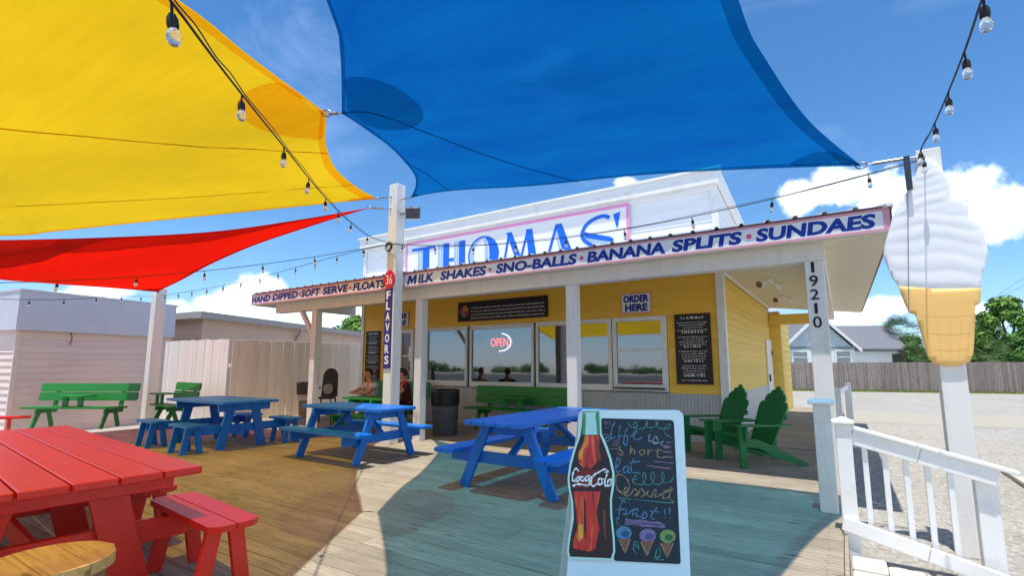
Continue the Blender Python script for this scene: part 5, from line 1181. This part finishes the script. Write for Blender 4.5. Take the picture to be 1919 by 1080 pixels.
m = MB(); m.lathe((0, 0, 0), [(.235, 0), (.24, .02), (.262, .50), (.275, .62), (.27, .62)], 24); m.build('body', BINP, bn, False)
m = MB(); m.lathe((0, 0, 0), [(.283, .60), (.292, .66), (.29, .86), (.298, .90), (.285, .915), (.26, .90), (.25, .80)], 24); m.build('bag', BAGP, bn, False)
for k in range(12):
    a = k * .5236; m = MB(); c = Vector((math.cos(a), math.sin(a), 0)); m.bar(c * .240 + Vector((0, 0, .03)), c * .266 + Vector((0, 0, .55)), .02, .012, .003, tuple(c)); m.build('rib', BINP, bn, False)
# black high chair and the wall box by the pale fence
c = pf(611, 740, 12.2)
hc = thing('high_chair', 'black plastic high chair with a grey seat pad by the pale fence', 'high chair', (c.x, c.y, 0), YAW)
for sx in (-1, 1):
    for sy in (-1, 1):
        m = MB(); m.tube([(sx * .24, sy * .24, 0), (sx * .17, sy * .15, .60)], .02, 6); m.build('leg', BLACK, hc, False)
m = MB(); m.box(-.19, .19, -.19, .17, .60, .64, .01); m.build('seat', BLACK, hc, False)
m = MB(); m.prism([(.2 * math.cos(R(a)) * .92, 1.12 + .22 * math.sin(R(a))) for a in range(0, 181, 20)] + [(-.20, .64), (.20, .64)], (Vector((0, .17, 0)), Vector((1, 0, 0)), Vector((0, .1, 1)).normalized(), Vector((0, -1, .1)).normalized()), 0, .03); m.build('backrest', BLACK, hc, False)
m = MB(); m.prism([(.13 * math.cos(R(a)), .82 + .13 * math.sin(R(a))) for a in range(0, 360, 24)], (Vector((-.03, .165, 0)), Vector((1, 0, 0)), Vector((0, .1, 1)).normalized(), Vector((0, -1, .1)).normalized()), .031, .05); m.build('seat_pad', paint('pad_grey', lin((150, 146, 136)), .7), hc, False)
for s in (-1, 1):
    m = MB(); m.tube([(s * .20, .15, .86), (s * .22, -.05, .84), (s * .21, -.18, .70), (s * .19, -.18, .62)], .018, 6); m.build('armrest', BLACK, hc, False)

# ------------------------------------------------------------------ people at the green table
def skinned(nodes, edges, root, sub=1):
    """nodes name -> (pos, radius); grows one continuous body"""
    ks = list(nodes); me = bpy.data.meshes.new('tmp'); me.from_pydata([nodes[k][0] for k in ks], [(ks.index(a), ks.index(b)) for a, b in edges], []); o = bpy.data.objects.new('tmp', me); col.objects.link(o)
    o.modifiers.new('s', 'SKIN'); lay = me.skin_vertices[0] if len(me.skin_vertices) else None
    if lay is None:
        bm = bmesh.new(); bm.from_mesh(me); bm.verts.layers.skin.verify(); bm.to_mesh(me); bm.free(); lay = me.skin_vertices[0]
    for i, k in enumerate(ks):
        r_ = nodes[k][1]; lay.data[i].radius = r_ if isinstance(r_, tuple) else (r_, r_); lay.data[i].use_root = (k == root)
    s2 = o.modifiers.new('d', 'SUBSURF'); s2.levels = sub; s2.render_levels = sub
    dg = bpy.context.evaluated_depsgraph_get(); r = bpy.data.meshes.new_from_object(o.evaluated_get(dg)); bpy.data.objects.remove(o); bpy.data.meshes.remove(me)
    for p_ in r.polygons: p_.use_smooth = True
    return r
def person(label, loc, rz, top, lower, hairm, lean=.18, head=0., extra=None, long_hair=False):
    """seated, forearms on the table; local +y is forward"""
    t = thing('person', label, 'person', loc, rz)
    V = Vector; hip = V((0, 0, .52)); ch_ = V((0, lean * .75, .86)); nk = V((0, lean, 1.05)); hd = V((.0, lean + .07, 1.20))
    nd = {'pelvis': (hip, (.15, .12)), 'waist': (hip.lerp(ch_, .5), (.125, .10)), 'chest': (ch_, (.165, .12)), 'neck': (nk, .055), 'neck2': (nk + V((0, .03, .06)), .05), 'head': (hd, (.075, .09)), 'crown': (hd + V((0, -.005, .075)), (.07, .085))}
    ed = [('pelvis', 'waist'), ('waist', 'chest'), ('chest', 'neck'), ('neck', 'neck2'), ('neck2', 'head'), ('head', 'crown')]
    for s in (-1, 1):
        n = str(s); sh = ch_ + V((s * .19, .01, .10)); el = V((s * .27, lean + .22, .80)); wr = V((s * .10, lean + .42, .80))
        nd.update({'sh' + n: (sh, .062), 'ua' + n: (sh.lerp(el, .5), .048), 'el' + n: (el, .042), 'fa' + n: (el.lerp(wr, .4), .04), 'wr' + n: (wr, .027), 'pm' + n: (wr + V((-s * .05, .035, .0)), .03)})
        ed += [('chest', 'sh' + n), ('sh' + n, 'ua' + n), ('ua' + n, 'el' + n), ('el' + n, 'fa' + n), ('fa' + n, 'wr' + n), ('wr' + n, 'pm' + n)]
        for f, (dx, dy, dz, ln) in enumerate(((.03, .03, .012, .062), (.045, .02, .004, .07), (.05, .0, -.002, .066), (.045, -.02, -.008, .05), (-.005, .045, .02, .045))):
            b = wr + V((-s * .05, .035, 0)); d = V((-s * dx, dy, dz)).normalized(); k1, k2 = 'f%s%d' % (n, f), 'g%s%d' % (n, f)
            nd[k1] = (b + d * ln * .6, .010); nd[k2] = (b + d * ln + V((0, 0, -.015)), .008); ed += [('pm' + n, k1), (k1, k2)]
        hp = hip + V((s * .09, .02, -.02)); kn = V((s * .15, .46, .53)); an = V((s * .13, .40, .09)); toe = V((s * .15, .56, .04))
        nd.update({'hp' + n: (hp, .085), 'th' + n: (hp.lerp(kn, .5), .075), 'kn' + n: (kn, .055), 'cf' + n: (kn.lerp(an, .35), .054), 'an' + n: (an, .036), 'to' + n: (toe, (.04, .028))})
        ed += [('pelvis', 'hp' + n), ('hp' + n, 'th' + n), ('th' + n, 'kn' + n), ('kn' + n, 'cf' + n), ('cf' + n, 'an' + n), ('an' + n, 'to' + n)]
    me = skinned(nd, ed, 'pelvis', 1); me.name = 'body'; me.materials.append(SKIN); o = bpy.data.objects.new('body', me); col.objects.link(o); o.parent = t
    g = 1.16; tn = {k: (v[0], tuple(q * g for q in v[1]) if isinstance(v[1], tuple) else v[1] * g) for k, v in nd.items() if k in ('pelvis', 'waist', 'chest', 'sh-1', 'sh1')}
    for s in ('-1', '1'): tn['ua' + s] = (nd['ua' + s][0], .066)
    tn['neck'] = (ch_.lerp(nk, .7), .085)
    me = skinned(tn, [('pelvis', 'waist'), ('waist', 'chest'), ('chest', 'neck'), ('chest', 'sh-1'), ('chest', 'sh1'), ('sh-1', 'ua-1'), ('sh1', 'ua1')], 'pelvis', 1); me.name = 'shirt'; me.materials.append(top); o = bpy.data.objects.new('shirt', me); col.objects.link(o); o.parent = t
    ln_ = {'pelvis': (hip + V((0, .0, -.03)), (.185, .15))}; le = []
    for s in ('-1', '1'):
        ln_['hp' + s] = (nd['hp' + s][0], .10); ln_['th' + s] = (nd['hp' + s][0].lerp(nd['kn' + s][0], .75), .088); le += [('pelvis', 'hp' + s), ('hp' + s, 'th' + s)]
    me = skinned(ln_, le, 'pelvis', 1); me.name = 'shorts'; me.materials.append(lower); o = bpy.data.objects.new('shorts', me); col.objects.link(o); o.parent = t
    # hair cap, ears, nose, eyes, mouth
    hn_ = MB(); hc_ = hd + V((0, -.012, .035))
    for i in range(7):
        for j in range(14): pass
    rings = []
    for i in range(8):
        ph = R(90 - i * (17 if long_hair else 14)); rr_ = math.cos(ph)
        rings.append([(hc_.x + .088 * rr_ * math.cos(j * .4488), hc_.y - .012 * i / 3 + .106 * rr_ * math.sin(j * .4488), hc_.z + .02 + .095 * math.sin(ph) - (.03 * i / 7 if math.sin(j * .4488) < .2 else -.035 * i / 7)) for j in range(14)])
    vs = [v for r_ in rings for v in r_]; hn_.add(vs, [(i * 14 + j, i * 14 + (j + 1) % 14, (i + 1) * 14 + (j + 1) % 14, (i + 1) * 14 + j) for i in range(7) for j in range(14)], 0, True); hn_.build('hair', hairm, t, False)
    fm = MB(); fm.lathe((hd.x, hd.y + .092, hd.z - .005), [(.004, .025), (.014, -.008), (.006, -.018)], 8); 
    for s in (-1, 1): fm.lathe((hd.x + s * .082, hd.y, hd.z - .01), [(.005, -.03), (.014, -.01), (.014, .012), (.005, .03)], 8)
    fm.build('nose_and_ears', SKIN, t, False)
    em = MB()
    for s in (-1, 1): em.lathe((hd.x + s * .032, hd.y + .082, hd.z + .018), [(.002, -.006), (.009, 0), (.002, .006)], 8)
    em.build('eye', BLACK, t, False); mm = MB(); mm.box(hd.x - .024, hd.x + .024, hd.y + .08, hd.y + .094, hd.z - .052, hd.z - .043, .002); mm.build('mouth', paint('lips', lin((160, 80, 76)), .5), t, False)
    if extra: extra(t, nk, hd)
    return t
person('seated person in a pale t-shirt leaning forearms on the green table, looking down', (-9.02, 8.02, 0), R(172), TEE, SHORT, HAIR, .12)
def scarf(t, nk, hd): m = MB(); m.lathe((nk.x, nk.y, nk.z - .03), [(.085, -.03), (.10, 0), (.09, .03), (.07, .045)], 14); m.build('scarf', SCARF, t, False)
person('seated person in a dark maroon top with red collar, mostly hidden behind the tall post', (-7.98, 8.05, 0), R(150), DARKT, DARKT, HAIR, .08, 0, scarf, True)

# ------------------------------------------------------------------ left side: shed, low building, pale fence
A, Bp = pf(39, 543, 11.9), pf(286, 570, 14.6); A.z = Bp.z = 0
du = (Bp - A).normalized(); nn = Vector((du.y, -du.x, 0));
if nn.dot(Vector((0, 0, 0)) - A) < 0: nn = -nn
fd = Vector((-nn.x, -nn.y, 0))            # away from us
sh = thing('shed', 'low pale shed with lap siding and a deep grey fascia at far left', 'building', tuple(A + Vector((0, 0, GZ))))
def boxwall(m, o, u, n, L_, D, z0, z1): c = o + u * (L_ / 2) + n * (D / 2); c.z = (z0 + z1) / 2; m.obox(c, u * (L_ / 2), n * (D / 2), Vector((0, 0, (z1 - z0) / 2)), 0)
LS = (Bp - A).length + .6
ZS0, ZS1 = 2.24, 3.17
m = MB(); boxwall(m, A + fd * .16 + du * .12, du, fd, LS, 6, GZ, 3.05); m.build('wall', PINKW, sh)
def siding2(o, u, n, L_, z0, z1, ex, mat, par):
    z = z0
    while z < z1 - .02:
        h = min(ex, z1 - z); mm = MB(); O = Vector((o.x, o.y, z)); k = .036
        vs = [O + u * a + n * t_ + Vector((0, 0, q)) for a in (.0, L_) for t_, q in ((0, 0), (k, 0), (k * .3, h), (0, h))]
        f = [(0, 1, 2, 3), (7, 6, 5, 4), (0, 4, 5, 1), (1, 5, 6, 2), (2, 6, 7, 3), (3, 7, 4, 0)]
        if n.cross(Vector((0, 0, 1))).dot(u) > 0: f = [q[::-1] for q in f]
        mm.add(vs, f); mm.build('siding_board', mat, par); z += ex
siding2(A + fd * .16 + du * .12, du, nn, LS, GZ, ZS0 + .02, .165, PINKW, sh)
siding2(A + fd * .18 + du * .12, fd, -du, 5.6, GZ, 1.75, .165, PINKW, sh)
m = MB(); boxwall(m, A - du * .0, du, fd, LS + .1, .14, ZS0, ZS1); boxwall(m, A + fd * .141, fd, du, 5.8, .14, ZS0, ZS1); m.build('fascia', GREYF, sh)
m = MB(); boxwall(m, A - du * .02 - fd * .02, du, fd, LS + .15, 6.2, ZS1 + .001, ZS1 + .05); m.build('roof_edge', GREYF, sh)
m = MB(); c = A + du * .12 + fd * .14; m.obox((c.x, c.y, .98), du * .05, fd * .02, Vector((0, 0, 1.24)), .004); m.build('corner_trim', PINKW, sh)
m = MB(); c = A + du * 1.15 + nn * .01 + fd * .15; m.tube([(c.x, c.y, 2.24), (c.x + nn.x * .08, c.y + nn.y * .08, 2.12), (c.x + nn.x * .03, c.y + nn.y * .03, 1.92)], .012, 6); m.build('hook', BROWN, sh)
# low tan building beyond the fence
e1, e2, e0 = pf(378, 582, 16.4), pf(684, 625, 27.), pf(300, 592, 17.4)
for v in (e1, e2, e0): v.z = 0
lb = thing('low_building', 'low tan flat-roofed building with wide eaves behind the pale fence', 'building', tuple(e1 + Vector((0, 0, GZ))))
u1 = (e2 - e1).normalized(); n1 = Vector((-u1.y, u1.x, 0)); 
u0 = (e0 - e1).normalized()
m = MB(); w0 = e1 + u1 * .35 + u0 * .35; P = [w0, e2 + u0 * .35 + u1 * 4, e2 + u0 * 5 + u1 * 4, e0 + u1 * .35 + u0 * 3]
m.prism([(v.x, v.y) for v in P], (Vector((0, 0, 0)), Vector((1, 0, 0)), Vector((0, 1, 0)), Vector((0, 0, 1))), GZ, 2.95); m.build('wall', TANW, lb)
m = MB(); P = [e1, e2 + u1 * 4, e2 + u0 * 5 + u1 * 4, e0 + u0 * 3]
m.prism([(v.x, v.y) for v in P], (Vector((0, 0, 0)), Vector((1, 0, 0)), Vector((0, 1, 0)), Vector((0, 0, 1))), 2.951, 3.17); m.build('roof', TANF, lb)
m = MB(); v = e1 + u1 * 5.4; m.bar((v.x - n1.x * .0, v.y, 2.94), (v.x + u0.x * .4, v.y + u0.y * .4, 2.4), .08, .1, .004); m.build('eave_bracket', TANF, lb)
# pale board fence: one leg facing the yard, one running back
def boards(label, name, a, b, z0, z1, bw, mat, face, group=None, th=.022, railz=(.4, 1.4)):
    t = thing(name, label, 'fence', (a.x, a.y, z0), 0, group); d = (b - a); L_ = d.length; u = d.normalized(); n_ = int(L_ / bw); rr = random.Random(int(L_ * 100))
    nrm = Vector((-u.y, u.x, 0));  nrm = nrm if nrm.dot(face) > 0 else -nrm
    pr_ = MB(); pr_.obox((0, 0, 0), u * (bw / 2 - .004), nrm * (th / 2), Vector((0, 0, (z1 - z0) / 2)), .003); meshes = [pr_.mesh('board', mat)]
    for i in range(n_):
        o = bpy.data.objects.new('board', meshes[0]); col.objects.link(o); o.parent = t
        c = a + u * (i + .5) * bw; o.location = (c.x - a.x + nrm.x * rr.uniform(-.004, .004), c.y - a.y + nrm.y * rr.uniform(-.004, .004), (z1 - z0) / 2 + rr.uniform(-.015, .012)); o.rotation_euler = (rr.uniform(-.006, .006), rr.uniform(-.006, .006), 0)
    for z in railz:
        m = MB(); p_, q_ = a - nrm * .05, b - nrm * .05; m.bar((p_.x, p_.y, z), (q_.x, q_.y, z), .05, .09, .004); m.build('rail', mat, t)
    return t
f0, f1, f2 = pf(312, 640, 14.3), pf(437, 634, 12.9), pf(682, 645, 16.2)
for v in (f0, f1, f2): v.z = 0
ZF = 2.08
boards('pale painted board fence, sunlit length facing the yard beside the shed post', 'board_fence', f0, f1, GZ, ZF, .17, FENCEW_LIT, -FW, 'pale board fences')
boards('pale painted board fence running back behind the black high chair', 'board_fence', f1, f2, GZ, ZF, .17, FENCEW, Vector((1, -.6, 0)), 'pale board fences')
c = f1.lerp(f2, .50); t = thing('wall_box', 'small dark box with a pale lower flap fixed to the pale fence', 'box', (c.x, c.y, .6))
c = pf(571, 728, 13.6); m = MB(); m.obox(c, RT * .19, FW * .08, UPV * .17, .01); m.build('housing', paint('box_dark', lin((66, 58, 56)), .5), t)
m = MB(); m.obox(c - UPV * .27, RT * .17, FW * .07, UPV * .06, .008); m.build('flap', paint('box_pale', lin((190, 180, 172)), .5), t); m = MB(); m.obox(c - UPV * .65, RT * .15, FW * .05, UPV * .30, .005); m.build('pedestal', paint('box_brown', lin((140, 112, 92)), .7), t)

# ------------------------------------------------------------------ right side: grey fence, house, lot
g0, g1 = gz(1452, 731.5, GZ), gz(1960, 738.5, GZ)
boards('weathered grey picket fence along the far side of the gravel lot', 'picket_fence', g0, g1, GZ, GZ + 1.86, .145, FENCEG, Vector((0, -1, 0)), None, .02, (.15, 1.2))
m = MB(); rr = random.Random(8); u = (g1 - g0)
for k in range(5200):
    p = g0 + u * rr.random() + Vector((0, -rr.uniform(.02, 1.1) ** 1.4, 0)); h = rr.uniform(.05, .16); a = rr.uniform(0, 3.14); s = .02
    m.add([(p.x - math.cos(a) * s, p.y - math.sin(a) * s, GZ), (p.x + math.cos(a) * s, p.y + math.sin(a) * s, GZ), (p.x + rr.uniform(-.05, .05), p.y + rr.uniform(-.05, .05), GZ + h)], [(0, 1, 2)])
tag(m.build('grass', GRASSM), kind='stuff')
m = MB(); p = [gz(1400, 764, GZ), gz(2100, 788, GZ), gz(2100, 812, GZ), gz(1400, 783, GZ)]
m.add([(v.x, v.y, GZ + .004) for v in p], [(3, 2, 1, 0)]); tag(m.build('path', paint('packed_sand', lin((166, 159, 144)), .9, .1, .6, .2, 20)), kind='structure')
# neighbour house
HF = 42.0
hs = thing('house', 'white gabled house with a grey shingle roof behind the grey fence', 'house', tuple(pf(1545, 700, HF)))
hu = Vector((RT.x, RT.y, 0)); hv = Vector((FW.x, FW.y, 0)).normalized()
def hp(px, py, f=HF): return pf(px, py, f)
gl, gr, ga = hp(1462, 655), hp(1609, 655), hp(1536, 589); zE = (gl.z + gr.z) / 2
O = Vector((gl.x, gl.y, 0)); gw = (Vector((gr.x, gr.y, 0)) - O).length; za_ = ga.z
FH = (O, hu, Vector((0, 0, 1)), -hv)
m = MB(); m.prism([(.35, GZ), (gw - .35, GZ), (gw - .35, zE), (gw / 2, za_ - .15), (.35, zE)], FH, -9, 0); m.build('wall', HOUSEW, hs)
m = MB(); m.prism([(.36, 3.0), (gw - .36, 3.0), (gw - .36, zE), (gw / 2, za_ - .16), (.36, zE)], FH, .002, .03); m.build('gable_siding', HOUSEB, hs)
for a, b in (((-.1, zE - .12), (gw / 2, za_)), ((gw / 2, za_), (gw + .1, zE - .12))):
    m = MB(); m.prism([a, b, (b[0], b[1] + .16), (a[0], a[1] + .16)], FH, -9.2, .25); m.build('roof_slope', SHING, hs)
    m = MB(); m.prism([(a[0], a[1] - .16), (b[0], b[1] - .16), (b[0], b[1] + .15), (a[0], a[1] + .15)], FH, .255, .30); m.build('barge_board', HOUSEW, hs)
for px0, px1, py0, py1 in ((1485, 1511, 660, 680), (1566, 1591, 659, 680)):
    a, b = hp(px0, py1), hp(px1, py0); x0, x1 = (a - O).dot(hu), (b - O).dot(hu)
    m = MB(); m.prism([(x0 - .12, a.z - .1), (x1 + .12, a.z - .1), (x1 + .12, b.z + .12), (x0 - .12, b.z + .12)], FH, .031, .07); wf = m.build('window', HOUSEW, hs)
    m = MB(); m.prism([(x0, a.z), (x1, a.z), (x1, b.z), (x0, b.z)], FH, .071, .075); m.build('pane', GLASS, wf); m = MB(); m.prism([(x0, (a.z + b.z) / 2 - .03), (x1, (a.z + b.z) / 2 - .03), (x1, (a.z + b.z) / 2 + .03), (x0, (a.z + b.z) / 2 + .03)], FH, .076, .09); m.build('meeting_rail', HOUSEW, wf)
m = MB(); a = hp(1511, 628); m.prism([((a - O).dot(hu) - .2, a.z - .25), ((a - O).dot(hu) + .2, a.z - .25), ((a - O).dot(hu) + .2, a.z + .25), ((a - O).dot(hu) - .2, a.z + .25)], FH, .031, .06); m.build('gable_vent', GREYM, hs)
W2 = HF + 2.5; wl, wr_, rl1, rl2 = hp(1607, 656, W2), hp(1700, 658, W2), hp(1560, 614, W2 + 4.5), hp(1668, 613, W2 + 4.5)
ze = (wl.z + wr_.z) / 2
O2 = Vector((wl.x, wl.y, 0)); L2 = (wr_ - wl).dot(hu)
m = MB(); m.prism([(-2.2, GZ), (L2 - .4, GZ), (L2 - .4, ze - .05), (-2.2, ze - .05)], (O2 + hv * .5, hu, Vector((0, 0, 1)), -hv), -8, 0); m.build('wing_wall', HOUSEW, hs)
m = MB(); zr = (rl1.z + rl2.z) / 2; a, b, c, d = Vector((wl.x, wl.y, ze)) - hu * .2, Vector((wr_.x, wr_.y, ze)), Vector((rl2.x, rl2.y, zr)), Vector((rl1.x, rl1.y, zr)); k = hv * 9
up = Vector((0, 0, .15)); e, f = b + k, a + k
m.add([a, b, c, d, e, f] + [v + up for v in (a, b, c, d, e, f)], [(3, 2, 1, 0), (6, 7, 8, 9), (7, 10, 8), (1, 2, 4), (9, 8, 10, 11), (3, 5, 4, 2), (0, 1, 7, 6), (1, 4, 10, 7)]); m.build('wing_roof', SHING, hs)
a, b = hp(1672, 664, W2 + .4), hp(1700, 685, W2 + .4); m = MB(); m.prism([((a - O2).dot(hu), b.z), ((b - O2).dot(hu) - .5, b.z), ((b - O2).dot(hu) - .5, a.z), ((a - O2).dot(hu), a.z)], (O2 + hv * .5, hu, Vector((0, 0, 1)), -hv), .002, .05); m.build('carport_opening', paint('dark_opening', lin((70, 82, 66)), .8), hs)

# ------------------------------------------------------------------ trees
def leafmesh(clumps, rr, ls, n, mats=1):
    m = MB()
    for k in range(n):
        c, r = clumps[rr.randrange(len(clumps))]
        d = Vector((rr.gauss(0, 1), rr.gauss(0, 1), rr.gauss(0, .8))).normalized(); q = c + Vector((d.x * r, d.y * r, d.z * r * .72)) * (rr.random() ** .38)
        nrm = (d + Vector((rr.uniform(-.8, .8), rr.uniform(-.8, .8), rr.uniform(-.3, 1.0)))).normalized(); a = nrm.orthogonal().normalized(); a.rotate(Matrix.Rotation(rr.uniform(0, 6.28), 3, nrm)); b = nrm.cross(a); s = ls * rr.uniform(.6, 1.3)
        m.add([q - a * s, q - b * s * .45 + nrm * s * .12, q + a * s, q + b * s * .45 + nrm * s * .12], [(0, 1, 2, 3)], rr.randrange(mats))
    return m
def tree(name, label, loc, h, rad, n, ls, seed, mats=(None,), group=None, low=.28):
    rr = random.Random(seed); loc = Vector(loc); t = thing(name, label, 'tree', tuple(loc), 0, group); m = MB(); cl = []
    m.tube([loc, loc + Vector((rad * .05, 0, h * .22)), loc + Vector((-rad * .04, rad * .05, h * .5))], [h * .035, h * .028, h * .018], 8)
    for k in range(9):
        a = k * 2.4 + rr.uniform(-.4, .4); e = loc + Vector((math.cos(a) * rad * rr.uniform(.4, .8), math.sin(a) * rad * rr.uniform(.4, .8), h * rr.uniform(.5, .92))); s = loc + Vector((0, 0, h * rr.uniform(.22, .48)))
        m.tube([s, s.lerp(e, .5) + Vector((0, 0, h * .05)), e], [h * .014, h * .009, h * .004], 5)
    m.build('trunk', BARK, t)
    for k in range(22):
        a = rr.uniform(0, 6.28); q = rr.random() ** .6; z = low + (1 - low) * rr.random(); w_ = math.sin(math.pi * min(1, (z - low) / (1 - low) * .8 + .18)) 
        cl.append((loc + Vector((math.cos(a) * rad * q * w_ * .85, math.sin(a) * rad * q * w_ * .85, h * z * .93)), rad * rr.uniform(.24, .40)))
    leafmesh(cl, rr, ls, n, len(mats)).build('crown', list(mats), t); return t
def palm(label, loc, h, seed, r=1.7):
    rr = random.Random(seed); loc = Vector(loc); t = thing('palm_tree', label, 'palm tree', tuple(loc), 0, 'palm trees'); m = MB(); m.tube([loc, loc + Vector((.1, 0, h * .5)), loc + Vector((.05, .05, h))], [.20, .17, .16], 9); m.build('trunk', BARK, t)
    top = loc + Vector((.05, .05, h)); m = MB()
    for k in range(46):
        a = rr.uniform(0, 6.28); el = rr.uniform(-.9, 1.35); d = Vector((math.cos(a) * math.cos(el), math.sin(a) * math.cos(el), math.sin(el))); c = top + d * r * rr.uniform(.55, .85) - Vector((0, 0, .12 * (1 - math.sin(el)))); sd = d.cross(Vector((0, 0, 1))).normalized()
        m.tube([top, c], .015, 3, False)
        for j in range(13):
            th = (j - 6) * .26; q = (d * math.cos(th) + sd * math.sin(th)).normalized(); L_ = r * .55 * (1 - .25 * abs(j - 6) / 6); e = c + q * L_ - Vector((0, 0, .18 * L_ * rr.uniform(.6, 1.6))); w_ = d.cross(q) if abs(th) > .1 else sd
            pn = q.cross(sd.cross(d)).normalized() * .035
            m.add([c, c + q * L_ * .5 + pn, e, c + q * L_ * .5 - pn], [(0, 1, 2, 3)])
    m.build('crown', PALML, t); return t
def gnd(px, f): v = pf(px, 700, f); return (v.x, v.y, GZ)
palm('fan palm rising behind the grey fence right of the house', gnd(1694, 47), 4.2, 3, 2.1)
palm('shorter fan palm low over the grey fence left of the big cone', gnd(1722, 44), 2.2, 5, 1.5)
tree('broadleaf_tree', 'big bright green tree behind the fence at the right edge', gnd(1900, 46), 8.0, 3.4, 6000, .24, 21, (LEAFM, LEAF2), 'trees beyond the grey fence', .35)
tree('broadleaf_tree', 'rounded mid green tree behind the fence, just right of the big cone', gnd(1850, 52), 6.4, 3.4, 5200, .25, 22, (LEAFM,), 'trees beyond the grey fence', .15)
tree('broadleaf_tree', 'low dark green tree filling the gap over the fence at the right edge', gnd(1945, 40), 4.6, 3.0, 4500, .22, 23, (LEAFM,), 'trees beyond the grey fence', .05)
palm('yellowish palm low among the trees at the right edge', gnd(1862, 39), 2.3, 8, 1.3)
tree('broadleaf_tree', 'dark tree behind the house roof left of the big cone', gnd(1712, 60), 5.2, 3.0, 3500, .26, 24, (LEAFM,), 'trees beyond the grey fence', .1)
tree('broadleaf_tree', 'far green tree over the ridge of the house roof', gnd(1645, 75), 7.2, 2.6, 1500, .3, 25, (LEAFM, LEAF2), 'trees beyond the grey fence', .3)
tree('broadleaf_tree', 'bright green tree topping the low tan building, left of the stand', gnd(658, 40), 5.6, 3.0, 6000, .22, 26, (LEAF2, LEAFM), 'trees behind the low building', .2)
tree('broadleaf_tree', 'small dark tree top just over the low tan roof left of the porch', gnd(533, 46), 5.2, 1.6, 1800, .2, 27, (LEAFM,), 'trees behind the low building', .4)
# trees and road across from the stand: outside the frame, they show in the window glass
rr = random.Random(40); cl = []
for k in range(90): cl.append((Vector((-150 + k * 2.6 + rr.uniform(-1, 1), -78 + rr.uniform(-3, 3), GZ + rr.uniform(.2, .8) * (1 + .8 * math.sin(k * .37) + .6 * math.sin(k * 1.13)))), rr.uniform(1.0, 1.7) * (1.1 + .5 * math.sin(k * .61))))
tag(leafmesh(cl, rr, .8, 9000).build('treeline', LEAFM), kind='stuff')
m = MB(); m.add([(-600, -62, GZ + .004), (600, -62, GZ + .004), (600, -17, GZ + .004), (-600, -17, GZ + .004)], [(0, 1, 2, 3)]); tag(m.build('road', paint('asphalt', (.055, .055, .058), .85, .15, 1., .3, 60)), kind='structure')
# utility wires in the right-hand sky
t = thing('utility_wire', 'thin dark utility wires slanting across the sky right of the big cone', 'wire', tuple(pf(1840, 590, 30)))
for a, b in (((1830, 580), (1990, 470)), ((1832, 575), (1990, 500)), ((1832, 612), (1990, 560))):
    m = MB(); m.tube([pf(a[0], a[1], 34), pf((a[0] + b[0]) / 2, (a[1] + b[1]) / 2 + 2, 31), pf(b[0], b[1], 28)], .008, 4); m.build('wire', WIRE, t)
